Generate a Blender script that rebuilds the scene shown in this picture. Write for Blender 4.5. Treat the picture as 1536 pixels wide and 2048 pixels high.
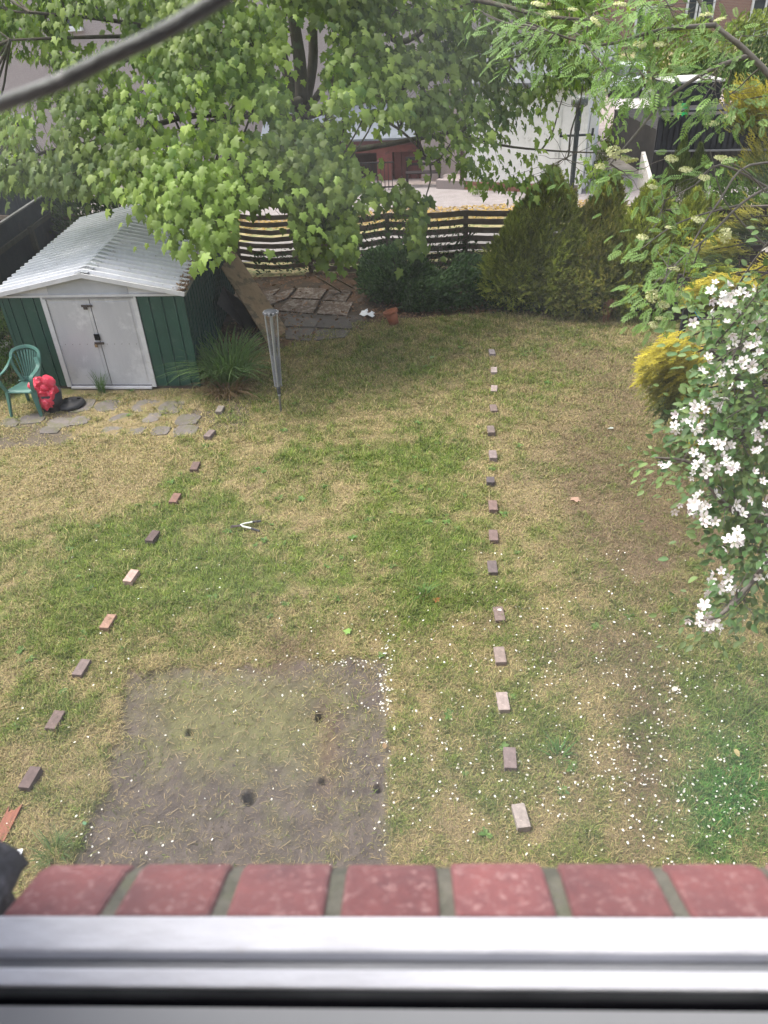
import bpy, math, random
import numpy as np
from mathutils import Vector, Matrix

for o in list(bpy.data.objects): bpy.data.objects.remove(o)
random.seed(7); rng = np.random.default_rng(11)
SC = bpy.context.scene; COL = SC.collection

# ------------------------------------------------------------------ camera, sky, sun, exposure
FPX = 1500.0; PITCH = math.radians(35); ROLL = math.radians(-3.0); CAMH = 5.2
RC = Matrix.Rotation(math.pi/2 - PITCH, 3, 'X') @ Matrix.Rotation(ROLL, 3, 'Z')
CO = Vector((0, 0, CAMH))
cam = bpy.data.cameras.new('camera'); camo = bpy.data.objects.new('camera', cam); COL.objects.link(camo)
camo.matrix_world = Matrix.Translation(CO) @ RC.to_4x4()
cam.sensor_fit = 'VERTICAL'; cam.sensor_height = 36.0; cam.lens = FPX/2048*36
cam.clip_start = 0.02; cam.clip_end = 2000
cam.dof.use_dof = True; cam.dof.focus_distance = 9.0; cam.dof.aperture_fstop = 7.5
SC.camera = camo
W = bpy.data.worlds.new('World'); SC.world = W; W.use_nodes = True
nt = W.node_tree; sky = nt.nodes.new('ShaderNodeTexSky'); sky.sky_type = 'NISHITA'; sky.sun_disc = False
SUN_EL = math.radians(64); SUN_AZ = math.radians(-72)      # azimuth measured clockwise from +Y
sky.sun_elevation = SUN_EL; sky.sun_rotation = SUN_AZ; sky.air_density = 1.0; sky.dust_density = 3.5; sky.ozone_density = 0.6
hs = nt.nodes.new('ShaderNodeHueSaturation'); hs.inputs['Saturation'].default_value = .5; nt.links.new(sky.outputs[0], hs.inputs['Color']); nt.links.new(hs.outputs[0], nt.nodes['Background'].inputs[0]); nt.nodes['Background'].inputs[1].default_value = 0.15
sl = bpy.data.lights.new('sun', 'SUN'); sl.energy = 1.5; sl.angle = math.radians(28); sl.color = (1, .95, .87)
so = bpy.data.objects.new('sun', sl); COL.objects.link(so)
sd = Vector((math.sin(SUN_AZ)*math.cos(SUN_EL), math.cos(SUN_AZ)*math.cos(SUN_EL), math.sin(SUN_EL)))
so.rotation_euler = sd.to_track_quat('Z', 'Y').to_euler(); so.location = (0, 0, 30)
SC.view_settings.view_transform = 'Standard'; SC.view_settings.look = 'None'
SC.view_settings.gamma = 1; SC.view_settings.exposure = 1.46; SC.view_settings.use_curve_mapping = False

# ------------------------------------------------------------------ surveying helpers (photo pixel -> place in the world)
def ray(x, y): return RC @ Vector(((x-768)/FPX, (1024-y)/FPX, -1))
def G(x, y, z=0.0):
    d = ray(x, y); return CO + d*((z-CAMH)/d.z)
def AT(x, y, D):
    d = ray(x, y); return CO + d*(D/d.y)
def PL(x, y, p, n):
    d = ray(x, y); return CO + d*((Vector(p)-CO).dot(n)/d.dot(n))
RCn = np.array(RC); COn = np.array(CO)
def PX(P):
    q = (np.asarray(P)-COn) @ RCn
    return np.stack([768-FPX*q[..., 0]/q[..., 2], 1024+FPX*q[..., 1]/q[..., 2]], -1)

# ------------------------------------------------------------------ numpy value noise
_lat = rng.random((256, 256))
def vnoise(x, y):
    xi = np.floor(x).astype(int); yi = np.floor(y).astype(int); fx = x-xi; fy = y-yi
    fx = fx*fx*(3-2*fx); fy = fy*fy*(3-2*fy)
    a = _lat[xi % 256, yi % 256]; b = _lat[(xi+1) % 256, yi % 256]; c = _lat[xi % 256, (yi+1) % 256]; d = _lat[(xi+1) % 256, (yi+1) % 256]
    return (a*(1-fx)+b*fx)*(1-fy)+(c*(1-fx)+d*fx)*fy
def fbm(x, y, s=1.0, o=4):
    v = 0; a = .5; t = 0
    for i in range(o):
        v = v+a*vnoise(x*s+17.3*i, y*s+9.1*i); t += a; a *= .5; s *= 2.07
    return v/t

# ------------------------------------------------------------------ materials
MATS = {}
def newmat(n):
    m = bpy.data.materials.new(n); m.use_nodes = True; t = m.node_tree; b = t.nodes['Principled BSDF']; return m, t, b
def pmat(n, c1, c2=None, scale=6, rough=.8, bump=.0, bscale=40, metal=0, spot=None, sscale=3, sth=.62, stretch=(1, 1, 1), spec=.3, detail=6, coord='Object', bdist=.01, rnd=0.0):
    if n in MATS: return MATS[n]
    m, t, b = newmat(n); L = t.links; N = t.nodes
    c2 = c2 or tuple(v*.7 for v in c1)
    tc = N.new('ShaderNodeTexCoord'); mp = N.new('ShaderNodeMapping'); mp.inputs['Scale'].default_value = stretch
    L.new(tc.outputs[coord], mp.inputs[0])
    nz = N.new('ShaderNodeTexNoise'); nz.inputs['Scale'].default_value = scale; nz.inputs['Detail'].default_value = detail; nz.inputs['Roughness'].default_value = .65
    L.new(mp.outputs[0], nz.inputs['Vector'])
    cr = N.new('ShaderNodeValToRGB'); cr.color_ramp.elements[0].position = .3; cr.color_ramp.elements[1].position = .7
    cr.color_ramp.elements[0].color = (*c2, 1); cr.color_ramp.elements[1].color = (*c1, 1)
    L.new(nz.outputs[0], cr.inputs[0]); out = cr.outputs[0]
    if spot:
        n2 = N.new('ShaderNodeTexNoise'); n2.inputs['Scale'].default_value = sscale; n2.inputs['Detail'].default_value = 8; n2.inputs['Roughness'].default_value = .7
        L.new(tc.outputs[coord], n2.inputs['Vector'])
        r2 = N.new('ShaderNodeValToRGB'); r2.color_ramp.elements[0].position = sth-.04; r2.color_ramp.elements[1].position = sth+.05
        L.new(n2.outputs[0], r2.inputs[0])
        mx = N.new('ShaderNodeMixRGB'); L.new(r2.outputs[0], mx.inputs[0]); L.new(out, mx.inputs[1]); mx.inputs[2].default_value = (*spot, 1); out = mx.outputs[0]
    if rnd:
        oi = N.new('ShaderNodeObjectInfo'); mr = N.new('ShaderNodeMapRange'); mr.inputs[3].default_value = 1-rnd; mr.inputs[4].default_value = 1+rnd
        L.new(oi.outputs['Random'], mr.inputs[0]); h = N.new('ShaderNodeHueSaturation'); L.new(mr.outputs[0], h.inputs['Value']); L.new(out, h.inputs['Color']); out = h.outputs[0]
    L.new(out, b.inputs['Base Color'])
    b.inputs['Roughness'].default_value = rough; b.inputs['Metallic'].default_value = metal; b.inputs['Specular IOR Level'].default_value = spec
    if bump:
        n3 = N.new('ShaderNodeTexNoise'); n3.inputs['Scale'].default_value = bscale; n3.inputs['Detail'].default_value = 5
        L.new(mp.outputs[0], n3.inputs['Vector']); bp = N.new('ShaderNodeBump'); bp.inputs['Strength'].default_value = bump; bp.inputs['Distance'].default_value = bdist
        L.new(n3.outputs[0], bp.inputs['Height']); L.new(bp.outputs[0], b.inputs['Normal'])
    MATS[n] = m; return m
def leafmat(n, tint=(1, 1, 1), trans=.35, rough=.55, rnd=False, gl=.06):
    if n in MATS: return MATS[n]
    m, t, b = newmat(n); N = t.nodes; L = t.links; out = N['Material Output']
    at = N.new('ShaderNodeAttribute'); at.attribute_name = 'Col'; c = at.outputs['Color']
    if rnd:
        oi = N.new('ShaderNodeObjectInfo'); mr = N.new('ShaderNodeMapRange'); mr.inputs[3].default_value = .75; mr.inputs[4].default_value = 1.3
        L.new(oi.outputs['Random'], mr.inputs[0]); h = N.new('ShaderNodeHueSaturation'); L.new(mr.outputs[0], h.inputs['Value']); L.new(c, h.inputs['Color']); c = h.outputs[0]
    L.new(c, b.inputs['Base Color']); b.inputs['Roughness'].default_value = rough; b.inputs['Specular IOR Level'].default_value = gl*4
    tr = N.new('ShaderNodeBsdfTranslucent'); mu = N.new('ShaderNodeMixRGB'); mu.blend_type = 'MULTIPLY'; mu.inputs[0].default_value = 1; mu.inputs[2].default_value = (1.5*tint[0], 1.7*tint[1], .8*tint[2], 1)
    L.new(c, mu.inputs[1]); L.new(mu.outputs[0], tr.inputs[0])
    mx = N.new('ShaderNodeMixShader'); mx.inputs[0].default_value = trans
    L.new(b.outputs[0], mx.inputs[1]); L.new(tr.outputs[0], mx.inputs[2]); L.new(mx.outputs[0], out.inputs[0])
    MATS[n] = m; return m
def colmat(n, rough=.9, bump=.3, bscale=60, nstr=.35, nscale=90, bdist=.01):
    """colour from the 'Col' attribute times fine procedural noise"""
    if n in MATS: return MATS[n]
    m, t, b = newmat(n); N = t.nodes; L = t.links
    at = N.new('ShaderNodeAttribute'); at.attribute_name = 'Col'
    tc = N.new('ShaderNodeTexCoord'); nz = N.new('ShaderNodeTexNoise'); nz.inputs['Scale'].default_value = nscale; nz.inputs['Detail'].default_value = 4
    L.new(tc.outputs['Object'], nz.inputs['Vector']); mr = N.new('ShaderNodeMapRange'); mr.inputs[1].default_value = .3; mr.inputs[2].default_value = .7; mr.inputs[3].default_value = 1-nstr; mr.inputs[4].default_value = 1+nstr
    L.new(nz.outputs[0], mr.inputs[0]); h = N.new('ShaderNodeHueSaturation'); L.new(mr.outputs[0], h.inputs['Value']); L.new(at.outputs['Color'], h.inputs['Color']); L.new(h.outputs[0], b.inputs['Base Color'])
    b.inputs['Roughness'].default_value = rough; b.inputs['Specular IOR Level'].default_value = .15
    n3 = N.new('ShaderNodeTexNoise'); n3.inputs['Scale'].default_value = bscale; n3.inputs['Detail'].default_value = 6; L.new(tc.outputs['Object'], n3.inputs['Vector'])
    bp = N.new('ShaderNodeBump'); bp.inputs['Strength'].default_value = bump; bp.inputs['Distance'].default_value = bdist; L.new(n3.outputs[0], bp.inputs['Height']); L.new(bp.outputs[0], b.inputs['Normal'])
    MATS[n] = m; return m

# ------------------------------------------------------------------ object helpers
def tag(o, label=None, cat=None, group=None, kind=None):
    if label: o['label'] = label
    if cat: o['category'] = cat
    if group: o['group'] = group
    if kind: o['kind'] = kind
    return o
def worldloc(o):
    v = Vector((0, 0, 0))
    while o: v = v+o.location; o = o.parent
    return v
def thing(name, label, cat, loc, group=None):
    o = bpy.data.objects.new(name, None); o.empty_display_size = .2; COL.objects.link(o); o.location = loc
    return tag(o, label, cat, group)
def link(name, me, mat, parent=None, loc=None):
    if mat and not me.materials: me.materials.append(mat)
    o = bpy.data.objects.new(name, me); COL.objects.link(o)
    if parent: o.parent = parent
    if loc is not None: o.location = loc
    return o
def npmesh(name, V, F, col=None, smooth=False):
    """V (n,3); F (m,k) with one k, or a list of such arrays"""
    me = bpy.data.meshes.new(name); V = np.asarray(V, dtype=np.float32)
    Fs = F if isinstance(F, list) else [F]
    Fs = [np.asarray(f, dtype=np.int32) for f in Fs if len(f)]
    me.vertices.add(len(V)); me.vertices.foreach_set('co', V.ravel())
    tot = sum(f.size for f in Fs); me.loops.add(tot); me.loops.foreach_set('vertex_index', np.concatenate([f.ravel() for f in Fs]))
    cnt = np.concatenate([np.full(len(f), f.shape[1], dtype=np.int32) for f in Fs]); st = np.concatenate([[0], np.cumsum(cnt)[:-1]]).astype(np.int32)
    me.polygons.add(len(cnt)); me.polygons.foreach_set('loop_start', st); me.polygons.foreach_set('loop_total', cnt)
    if smooth: me.polygons.foreach_set('use_smooth', np.ones(len(cnt), dtype=bool))
    me.update(calc_edges=True)
    if col is not None:
        a = me.color_attributes.new('Col', 'FLOAT_COLOR', 'POINT'); c = np.ones((len(V), 4), dtype=np.float32); c[:, :3] = col; a.data.foreach_set('color', c.ravel())
    return me
def npobj(name, V, F, mat, parent=None, col=None, smooth=False, origin=None):
    V = np.asarray(V, dtype=np.float64)
    if parent is not None: off = np.array(worldloc(parent)); loc = None
    else:
        if origin is None: origin = Vector(((V[:, 0].min()+V[:, 0].max())/2, (V[:, 1].min()+V[:, 1].max())/2, V[:, 2].min()))
        off = np.array(origin); loc = origin
    return link(name, npmesh(name, V-off, F, col, smooth), mat, parent, loc)

class MB:
    def __init__(s): s.v = []; s.f = []; s.sm = []
    def add(s, vs, fs, smooth=False):
        n = len(s.v); s.v += [Vector(v) for v in vs]; s.f += [tuple(i+n for i in f) for f in fs]; s.sm += [smooth]*len(fs); return s
    def hexa(s, c8): return s.add(c8, [(0, 3, 2, 1), (4, 5, 6, 7), (0, 1, 5, 4), (1, 2, 6, 5), (2, 3, 7, 6), (3, 0, 4, 7)])
    def box(s, c, size, ax=None):
        c = Vector(c); X, Y, Z = ax or (Vector((1, 0, 0)), Vector((0, 1, 0)), Vector((0, 0, 1)))
        a, b, h = (q/2 for q in size)
        return s.hexa([c+X*i*a+Y*j*b+Z*k*h for k in (-1, 1) for i, j in ((-1, -1), (1, -1), (1, 1), (-1, 1))])
    def beam(s, p, q, w, h, up=Vector((0, 0, 1))):
        p = Vector(p); q = Vector(q); d = (q-p); L = d.length; d = d/L; x = d.cross(up)
        if x.length < 1e-4: x = Vector((1, 0, 0))
        x.normalize(); z = x.cross(d); return s.box((p+q)/2, (w, L, h), (x, d, z))
    def tube(s, pts, rad, n=8, smooth=True, cap=True):
        pts = [Vector(p) for p in pts]; rad = rad if hasattr(rad, '__len__') else [rad]*len(pts); base = len(s.v); prev = None; vs = []; fs = []
        for i, p in enumerate(pts):
            t = (pts[min(i+1, len(pts)-1)]-pts[max(i-1, 0)])
            if t.length < 1e-9: t = Vector((0, 0, 1))
            t.normalize()
            if prev is None:
                a = t.orthogonal().normalized()
            else:
                a = prev-t*prev.dot(t)
                a = a.normalized() if a.length > 1e-6 else t.orthogonal().normalized()
            prev = a; b = t.cross(a)
            for k in range(n):
                g = 2*math.pi*k/n; vs.append(p+(a*math.cos(g)+b*math.sin(g))*rad[i])
        for i in range(len(pts)-1):
            for k in range(n): fs.append((i*n+k, i*n+(k+1) % n, (i+1)*n+(k+1) % n, (i+1)*n+k))
        s.add(vs, fs, smooth)
        if cap: s.add(vs[:n], [tuple(range(n-1, -1, -1))]); s.add(vs[-n:], [tuple(range(n))])
        return s
    def lathe(s, c, prof, n=24, smooth=True):
        c = Vector(c); vs = []; fs = []
        for r, z in prof:
            for k in range(n): g = 2*math.pi*k/n; vs.append(c+Vector((r*math.cos(g), r*math.sin(g), z)))
        for i in range(len(prof)-1):
            for k in range(n): fs.append((i*n+k, i*n+(k+1) % n, (i+1)*n+(k+1) % n, (i+1)*n+k))
        return s.add(vs, fs, smooth)
    def sheet(s, poly, th, nrm):
        nrm = Vector(nrm).normalized(); p = [Vector(q) for q in poly]; n = len(p); a = p; b = [q-nrm*th for q in p]
        return s.add(a+b, [tuple(range(n)), tuple(range(2*n-1, n-1, -1))]+[(i, i+n, (i+1) % n+n, (i+1) % n) for i in range(n)])
    def build(s, name, mat, parent=None, origin=None, bevel=0):
        off = worldloc(parent) if parent else (Vector(origin) if origin is not None else Vector((sum(v.x for v in s.v)/len(s.v), sum(v.y for v in s.v)/len(s.v), min(v.z for v in s.v))))
        me = bpy.data.meshes.new(name); me.from_pydata([tuple(v-off) for v in s.v], [], s.f); me.update()
        me.polygons.foreach_set('use_smooth', s.sm)
        o = link(name, me, mat, parent, None if parent else off)
        if bevel:
            bm = o.modifiers.new('bevel', 'BEVEL'); bm.width = bevel; bm.segments = 2; bm.limit_method = 'ANGLE'
        return o

# ------------------------------------------------------------------ leaf scattering
def rotframes(tip, nrm):
    """columns x (side), y (tip), z (normal)"""
    y = tip/np.linalg.norm(tip, axis=1, keepdims=True); z = nrm-(nrm*y).sum(1, keepdims=True)*y
    z = z/np.maximum(np.linalg.norm(z, axis=1, keepdims=True), 1e-6); x = np.cross(y, z); return np.stack([x, y, z], 2)
def scatter(name, tv, tf, P, R, S, C, mat, parent, vcol=None):
    tv = np.asarray(tv, float); tf = np.asarray(tf); n = len(P); k = len(tv)
    V = np.einsum('nij,kj->nki', R, tv)*np.asarray(S)[:, None, None]+np.asarray(P)[:, None, :]
    F = (tf[None]+(np.arange(n)*k)[:, None, None]).reshape(-1, tf.shape[1])
    c = np.repeat(C[:, None, :], k, 1)
    if vcol is not None: c = c*np.asarray(vcol)[None, :, None]
    return npobj(name, V.reshape(-1, 3), F, mat, parent, c.reshape(-1, 3))
def rdir(n): v = rng.normal(size=(n, 3)); return v/np.linalg.norm(v, axis=1, keepdims=True)
def fan(outline, centre=(0, .45, .0)): # fan-triangulated leaf
    tv = [centre]+list(outline); n = len(outline); return np.array(tv), np.array([(0, 1+i, 1+(i+1) % n) for i in range(n)])
# lobed leaf, unit length, slightly folded and drooping
_ol = [(0, 0), (.18, -.12), (.44, -.08), (.36, .16), (.62, .36), (.50, .44), (.30, .46), (.32, .62), (.20, .66), (0, 1.0), (-.20, .66), (-.32, .62), (-.30, .46), (-.50, .44), (-.62, .36), (-.36, .16), (-.44, -.08), (-.18, -.12)]
MAPLE = fan([(x, y, -.45*x*x-.30*y*y) for x, y in _ol], (0, .30, .02))
_ov = [(0, 0), (.22, .22), (.27, .5), (.16, .8), (0, 1), (-.16, .8), (-.27, .5), (-.22, .22)]
OVAL = fan([(x, y, .35*abs(x)-.15*y*y) for x, y in _ov], (0, .5, -.03))
def pinnate():
    V = []; F = []
    def lf(px, py, ang, L, w):
        c, s = math.cos(ang), math.sin(ang); b = len(V)
        for (x, y) in ((0, 0), (w, .45*L), (0, L), (-w, .45*L)):
            X = px+x*c+y*s; Y = py-x*s+y*c; V.append((X, Y, -.25*Y*Y-.5*X*X))
        F.append((b, b+1, b+2)); F.append((b, b+2, b+3))
    for i in range(6):
        y = .18+i*.135; L = .33-.025*abs(i-2)
        lf(0, y, 1.05, L, .052); lf(0, y, -1.05, L, .052)
    lf(0, .88, 0, .27, .075); lf(0, .0, 0, .95, .010)
    return np.array(V), np.array(F)
PINN = pinnate()
def sprayt(nb=7, spread=.9, w=.045):
    V = []; F = []
    for i in range(nb):
        t = i/(nb-1); y0 = .75*t; a = spread*(1-.55*t)*(1 if i % 2 else -1); L = .42*(1-.4*t)
        b = len(V); dx, dy = math.sin(a)*L, math.cos(a)*L
        V += [(-w, y0, 0), (w, y0, 0), (dx, y0+dy, -.1*t+.06)]; F.append((b, b+1, b+2))
    b = len(V); V += [(-w*.8, 0, 0), (w*.8, 0, 0), (0, 1.1, -.08)]; F.append((b, b+1, b+2))
    return np.array(V), np.array(F)
SPRAY = sprayt(); SPRAYW = sprayt(6, 1.0, .085)
def flower():
    V = []; F = []
    for k in range(5):
        a = 2*math.pi*k/5; c, s = math.cos(a), math.sin(a); b = len(V)
        for (x, y, z) in ((0, .06, 0), (.25, .40, .10), (.17, .80, .26), (-.17, .80, .26), (-.25, .40, .10)):
            V.append((x*c-y*s, x*s+y*c, z))
        F += [(b, b+1, b+4), (b+1, b+2, b+3), (b+1, b+3, b+4)]
    return np.array(V), np.array(F)
FLOWER = flower()
def lerpc(a, b, t): return np.array(a)[None]*(1-t[:, None])+np.array(b)[None]*t[:, None]
def inpoly(p, poly):
    p = np.asarray(p); x, y = p[:, 0], p[:, 1]; r = np.zeros(len(p), bool); n = len(poly)
    for i in range(n):
        x1, y1 = poly[i]; x2, y2 = poly[(i+1) % n]
        c = ((y1 > y) != (y2 > y)) & (x < (x2-x1)*(y-y1)/(y2-y1+1e-12)+x1); r ^= c
    return r
def bez(p, q, n=6, sag=-.2, jit=.0):
    p = Vector(p); q = Vector(q); L = (q-p).length; o = []
    for i in range(n+1):
        t = i/n; v = p.lerp(q, t)+Vector((0, 0, 4*t*(1-t)*sag*L))
        if 0 < i < n: v += Vector((random.uniform(-1, 1), random.uniform(-1, 1), random.uniform(-1, 1)))*jit*L
        o.append(v)
    return o
def smooth_path(pts, sub=4):
    pts = [Vector(p) for p in pts]; o = []
    for i in range(len(pts)-1):
        p0 = pts[max(i-1, 0)]; p1 = pts[i]; p2 = pts[i+1]; p3 = pts[min(i+2, len(pts)-1)]
        for k in range(sub):
            t = k/sub; o.append(.5*((2*p1)+(p2-p0)*t+(2*p0-5*p1+4*p2-p3)*t*t+(3*p1-p0-3*p2+p3)*t**3))
    o.append(pts[-1]); return o
def npnearest(P, Q):
    d = ((P[:, None, :]-Q[None])**2).sum(2); return d.argmin(1), np.sqrt(d.min(1))
WOODDARK = pmat('bark_dark', (.045, .035, .028), (.022, .018, .015), 9, .9, .6, 30, stretch=(1, 1, .3))
BARK = pmat('bark_maple', (.10, .085, .06), (.045, .038, .03), 7, .9, .6, 22, spot=(.09, .11, .06), sscale=5, sth=.58, stretch=(1, 1, .3))
BARKG = pmat('bark_grey', (.17, .155, .13), (.09, .08, .065), 14, .85, .4, 60)

# =================================================================== SETTING: ground, lawn, road
SX0, SY0 = -2.42, 2.2     # bare soil rectangle corners (left edge leans slightly)
def soil_mask(x, y):
    """1 inside the bare rectangle, soft edge; ragged by noise"""
    n = (fbm(x, y, 5.0)-.5)*.16
    xl = -2.36-.04*(y-3.1)-.02; xr = -.10+.03*(y-3.0)
    n = n+(fbm(x, y, 22, 3)-.5)*.09; d = np.minimum(np.minimum(x-xl+n*1.3, xr-x+n*.35), 5.02-y+n*1.6)
    return np.clip(d/.10+.5, 0, 1)
GREEN = [(700, 925, 190, 55, 1), (870, 905, 110, 45, .7), (430, 1010, 110, 38, .8), (250, 1130, 190, 90, .9), (450, 1110, 200, 90, 1.0), (860, 1060, 130, 90, 1.15), (830, 1160, 150, 70, .9),
    (450, 1200, 200, 50, .6), (90, 1290, 130, 75, 1), (50, 1440, 110, 70, .9), (180, 1220, 130, 60, .8), (900, 1200, 90, 30, .9), (1450, 1620, 120, 150, 1.5), (1420, 1340, 120, 60, 1.0), (1470, 1440, 120, 80, .8),
    (820, 750, 140, 60, .5), (900, 680, 260, 28, .45), (1010, 780, 120, 60, .45), (1100, 1130, 120, 40, .3), (1020, 1450, 210, 150, .42), (1280, 1230, 90, 40, .5), (820, 1660, 160, 80, .4), (420, 905, 70, 20, .4), (620, 780, 90, 40, .35), (60, 1600, 80, 60, .3), (1230, 900, 40, 60, .25), (1160, 1400, 100, 90, .2), (130, 1700, 60, 30, .6), (440, 820, 90, 40, .35), (1000, 1180, 180, 40, .45)]
STRAW = [(150, 950, 260, 90, .9), (560, 1280, 90, 45, 1.0), (300, 1320, 60, 40, .8), (1190, 1300, 70, 60, 1.0), (1180, 820, 190, 90, .45), (1100, 980, 160, 90, .6), (1000, 1110, 60, 60, .5), (670, 1060, 50, 60, .8), (80, 1180, 140, 50, .5), (1290, 1090, 150, 70, .6), (820, 960, 90, 16, .8), (640, 870, 160, 20, .5), (1210, 1440, 60, 120, .5), (1040, 1160, 90, 20, .6), (240, 1410, 40, 100, .7), (1230, 1500, 50, 130, .4)]
def greenness(x, y):
    p = PX(np.stack([x, y, np.zeros_like(x)], -1)); g = np.full(x.shape, -.04); X = p[..., 0]+(fbm(x, y, 1.6, 3)-.5)*150; Y = p[..., 1]+(fbm(x+31, y+7, 1.6, 3)-.5)*110
    for cx, cy, rx, ry, a in GREEN: g = g+a*np.exp(-(((X-cx)/rx)**2+((Y-cy)/ry)**2))
    for cx, cy, rx, ry, a in STRAW: g = g-a*.55*np.exp(-(((X-cx)/rx)**2+((Y-cy)/ry)**2))
    g = g*.85+(fbm(x, y, 2.2, 4)-.5)*1.3+(fbm(x+50, y, 7, 3)-.5)*1.9
    return np.clip(g*.75+.25, 0, 1)
def brownness(x, y):
    p = PX(np.stack([x, y, np.zeros_like(x)], -1)); X, Y = p[..., 0], p[..., 1]; b = 0*X
    for cx, cy, rx, ry, a in [(1250, 900, 230, 160, .75), (1330, 1080, 200, 120, .9), (1180, 1300, 120, 50, .6), (1290, 1480, 60, 230, 1.1), (570, 1300, 80, 40, .7), (1450, 1400, 100, 60, .4), (1150, 720, 260, 50, .5), (620, 700, 130, 30, .3)]:
        b = b+a*np.exp(-(((X-cx)/rx)**2+((Y-cy)/ry)**2))
    return np.clip(b+(fbm(x+9, y+3, 3, 3)-.5)*.8, 0, 1)
GA, GB = (.170, .230, .038), (.085, .130, .028)
SA, SB = (.335, .265, .140), (.205, .160, .085)
def lawncol(x, y, jit=None, k=1.0):
    p_ = PX(np.stack([x, y, np.zeros_like(x)], -1))
    g = greenness(x, y); b = brownness(x, y); n = fbm(x, y, 14, 2)
    gr = np.array(GA)*(1-n[..., None])+np.array(GB)*n[..., None]
    st = np.array(SA)*(1-b[..., None])+np.array((.190, .138, .085))*b[..., None]
    refl = np.exp(-(((p_[..., 0]-1470)/130)**2+((p_[..., 1]-1600)/170)**2))[..., None]; gr = gr*(1-refl)+gr*np.array((.45, 1.0, 1.1))*refl  # lower right grass tinted blue-green: window reflection painted into its colour
    if jit is not None: g = np.clip(g+jit*.45, 0, 1)
    g = g[..., None]; return (gr*g+st*(1-g))*k
def grid(x0, x1, y0, y1, st, zf, cf):
    nx = int((x1-x0)/st)+1; ny = int((y1-y0)/st)+1; X, Y = np.meshgrid(np.linspace(x0, x1, nx), np.linspace(y0, y1, ny)); X = X.ravel(); Y = Y.ravel()
    i = np.arange(nx*ny).reshape(ny, nx); F = np.stack([i[:-1, :-1], i[:-1, 1:], i[1:, 1:], i[1:, :-1]], -1).reshape(-1, 4)
    return np.stack([X, Y, zf(X, Y)], -1), F, cf(X, Y)
def bigsheet(name, poly, z, mat, kind='structure'):
    m = MB(); m.add([(x, y, z) for x, y in poly], [tuple(range(len(poly)))]); o = m.build(name, mat, origin=(poly[0][0], poly[0][1], z)); o['kind'] = kind; return o
bigsheet('ground', [(-400, -50), (400, -50), (400, 700), (-400, 700)], -.16, pmat('earth', (.10, .09, .05), (.06, .07, .03), .6, .95))
HOLES = [(378, 1461, .026), (640, 1428, .034), (498, 1591, .042), (645, 1560, .02), (755, 1573, .026), (1450//2, 1500, .0), (210, 1500, .03)]
HOLES = [(*G(a, b)[:2], r) for a, b, r in HOLES if r]
def soilz(x, y):
    z = -.025+(fbm(x, y, 3, 3)-.5)*.035+(fbm(x, y, 25, 3)-.5)*.022
    for hx, hy, r in HOLES:
        d = np.hypot(x-hx, (y-hy)*.8)+(fbm(x, y, 30, 2)-.5)*.02; z = z-.13*np.clip(1.35-d/r, 0, 1)**.8
    return z
def lawnz(x, y):
    m = soil_mask(x, y); return (fbm(x, y, .8, 3)-.5)*.05*(1-m)+(fbm(x, y, 16, 2)-.5)*.012+m*soilz(x, y)
def groundcol(x, y):
    m = soil_mask(x, y)[..., None]; c = lawncol(x, y, None, .62)
    p = PX(np.stack([x, y, 0*x], -1)); X, Y = p[..., 0], p[..., 1]
    moss = np.clip(1.5*np.exp(-(((X-470)/190)**2+((Y-1440)/110)**2))+(fbm(x, y, 6, 3)-.5)*1.3, 0, 1)[..., None]
    n = fbm(x, y, 11, 4)[..., None]; rust = np.clip(np.exp(-(((X-655)/26)**2+((Y-1490)/90)**2))+.7*np.exp(-(((X-545)/55)**2+((Y-1325)/26)**2)), 0, 1)[..., None]
    s = np.array((.098, .080, .068))*(.45+.9*n); s = s*(1-moss)+np.array((.115, .112, .052))*(.6+.8*n)*moss; s = s*(1-.4*rust)+np.array((.13, .065, .045))*.4*rust
    return c*(1-m)+s*m
V, F, C = grid(-3.2, .6, 2.0, 5.6, .015, lambda x, y: lawnz(x, y), groundcol)
soil = npobj('bare_soil', V, F, colmat('soil_and_turf', bump=.7, bscale=90, nstr=.3, nscale=120), None, C, True); soil['kind'] = 'structure'
parts = []
V1, F1, C1 = grid(.6, 7.6, 2.0, 5.6, .06, lambda x, y: lawnz(x, y), groundcol)
def dirtm(x, y):
    """bare dirt under the tree and under shrubs, and the strip before the shed"""
    n = (fbm(x, y, 1.8, 4)-.5)*1.4
    edge = np.interp(x, [-9, -2.7, -1.75, -1.0, .0, 1.0, 2.2, 4.2, 6.0, 9], [11.9, 12.0, 12.4, 13.1, 13.5, 13.75, 13.6, 13.3, 12.6, 12.0])
    return np.clip((y-edge+n*.35)/.35, 0, 1)
def backcol(x, y):
    m = dirtm(x, y)[..., None]; n = fbm(x, y, 9, 4)[..., None]; r = np.clip((fbm(x+3, y, 5, 3)-.45)*4, 0, 1)[..., None]
    d = (np.array((.060, .046, .034))*(1-r)+np.array((.105, .062, .038))*r)*(.6+.8*n)
    return groundcol(x, y)*(1-m)+d*m
V2, F2, C2 = grid(-9.5, 9.5, 5.6, 17.0, .06, lawnz, backcol)
lm = colmat('lawn_soil', bump=.6, bscale=70, nstr=.35, nscale=80)
Vl, Fl, Cl = grid(-9.5, -3.2, 2.0, 5.6, .06, lambda x, y: lawnz(x, y), groundcol)
lawn = npobj('lawn', np.concatenate([V1, V2, Vl]), np.concatenate([F1, F2+len(V1), Fl+len(V1)+len(V2)]), lm, None, np.concatenate([C1, C2, Cl]), True); lawn['kind'] = 'structure'
ASPH = pmat('asphalt_pinkish', (.30, .27, .265), (.20, .18, .175), 3, .92, .5, 120, spot=(.36, .32, .31), sscale=40, sth=.56)
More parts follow.
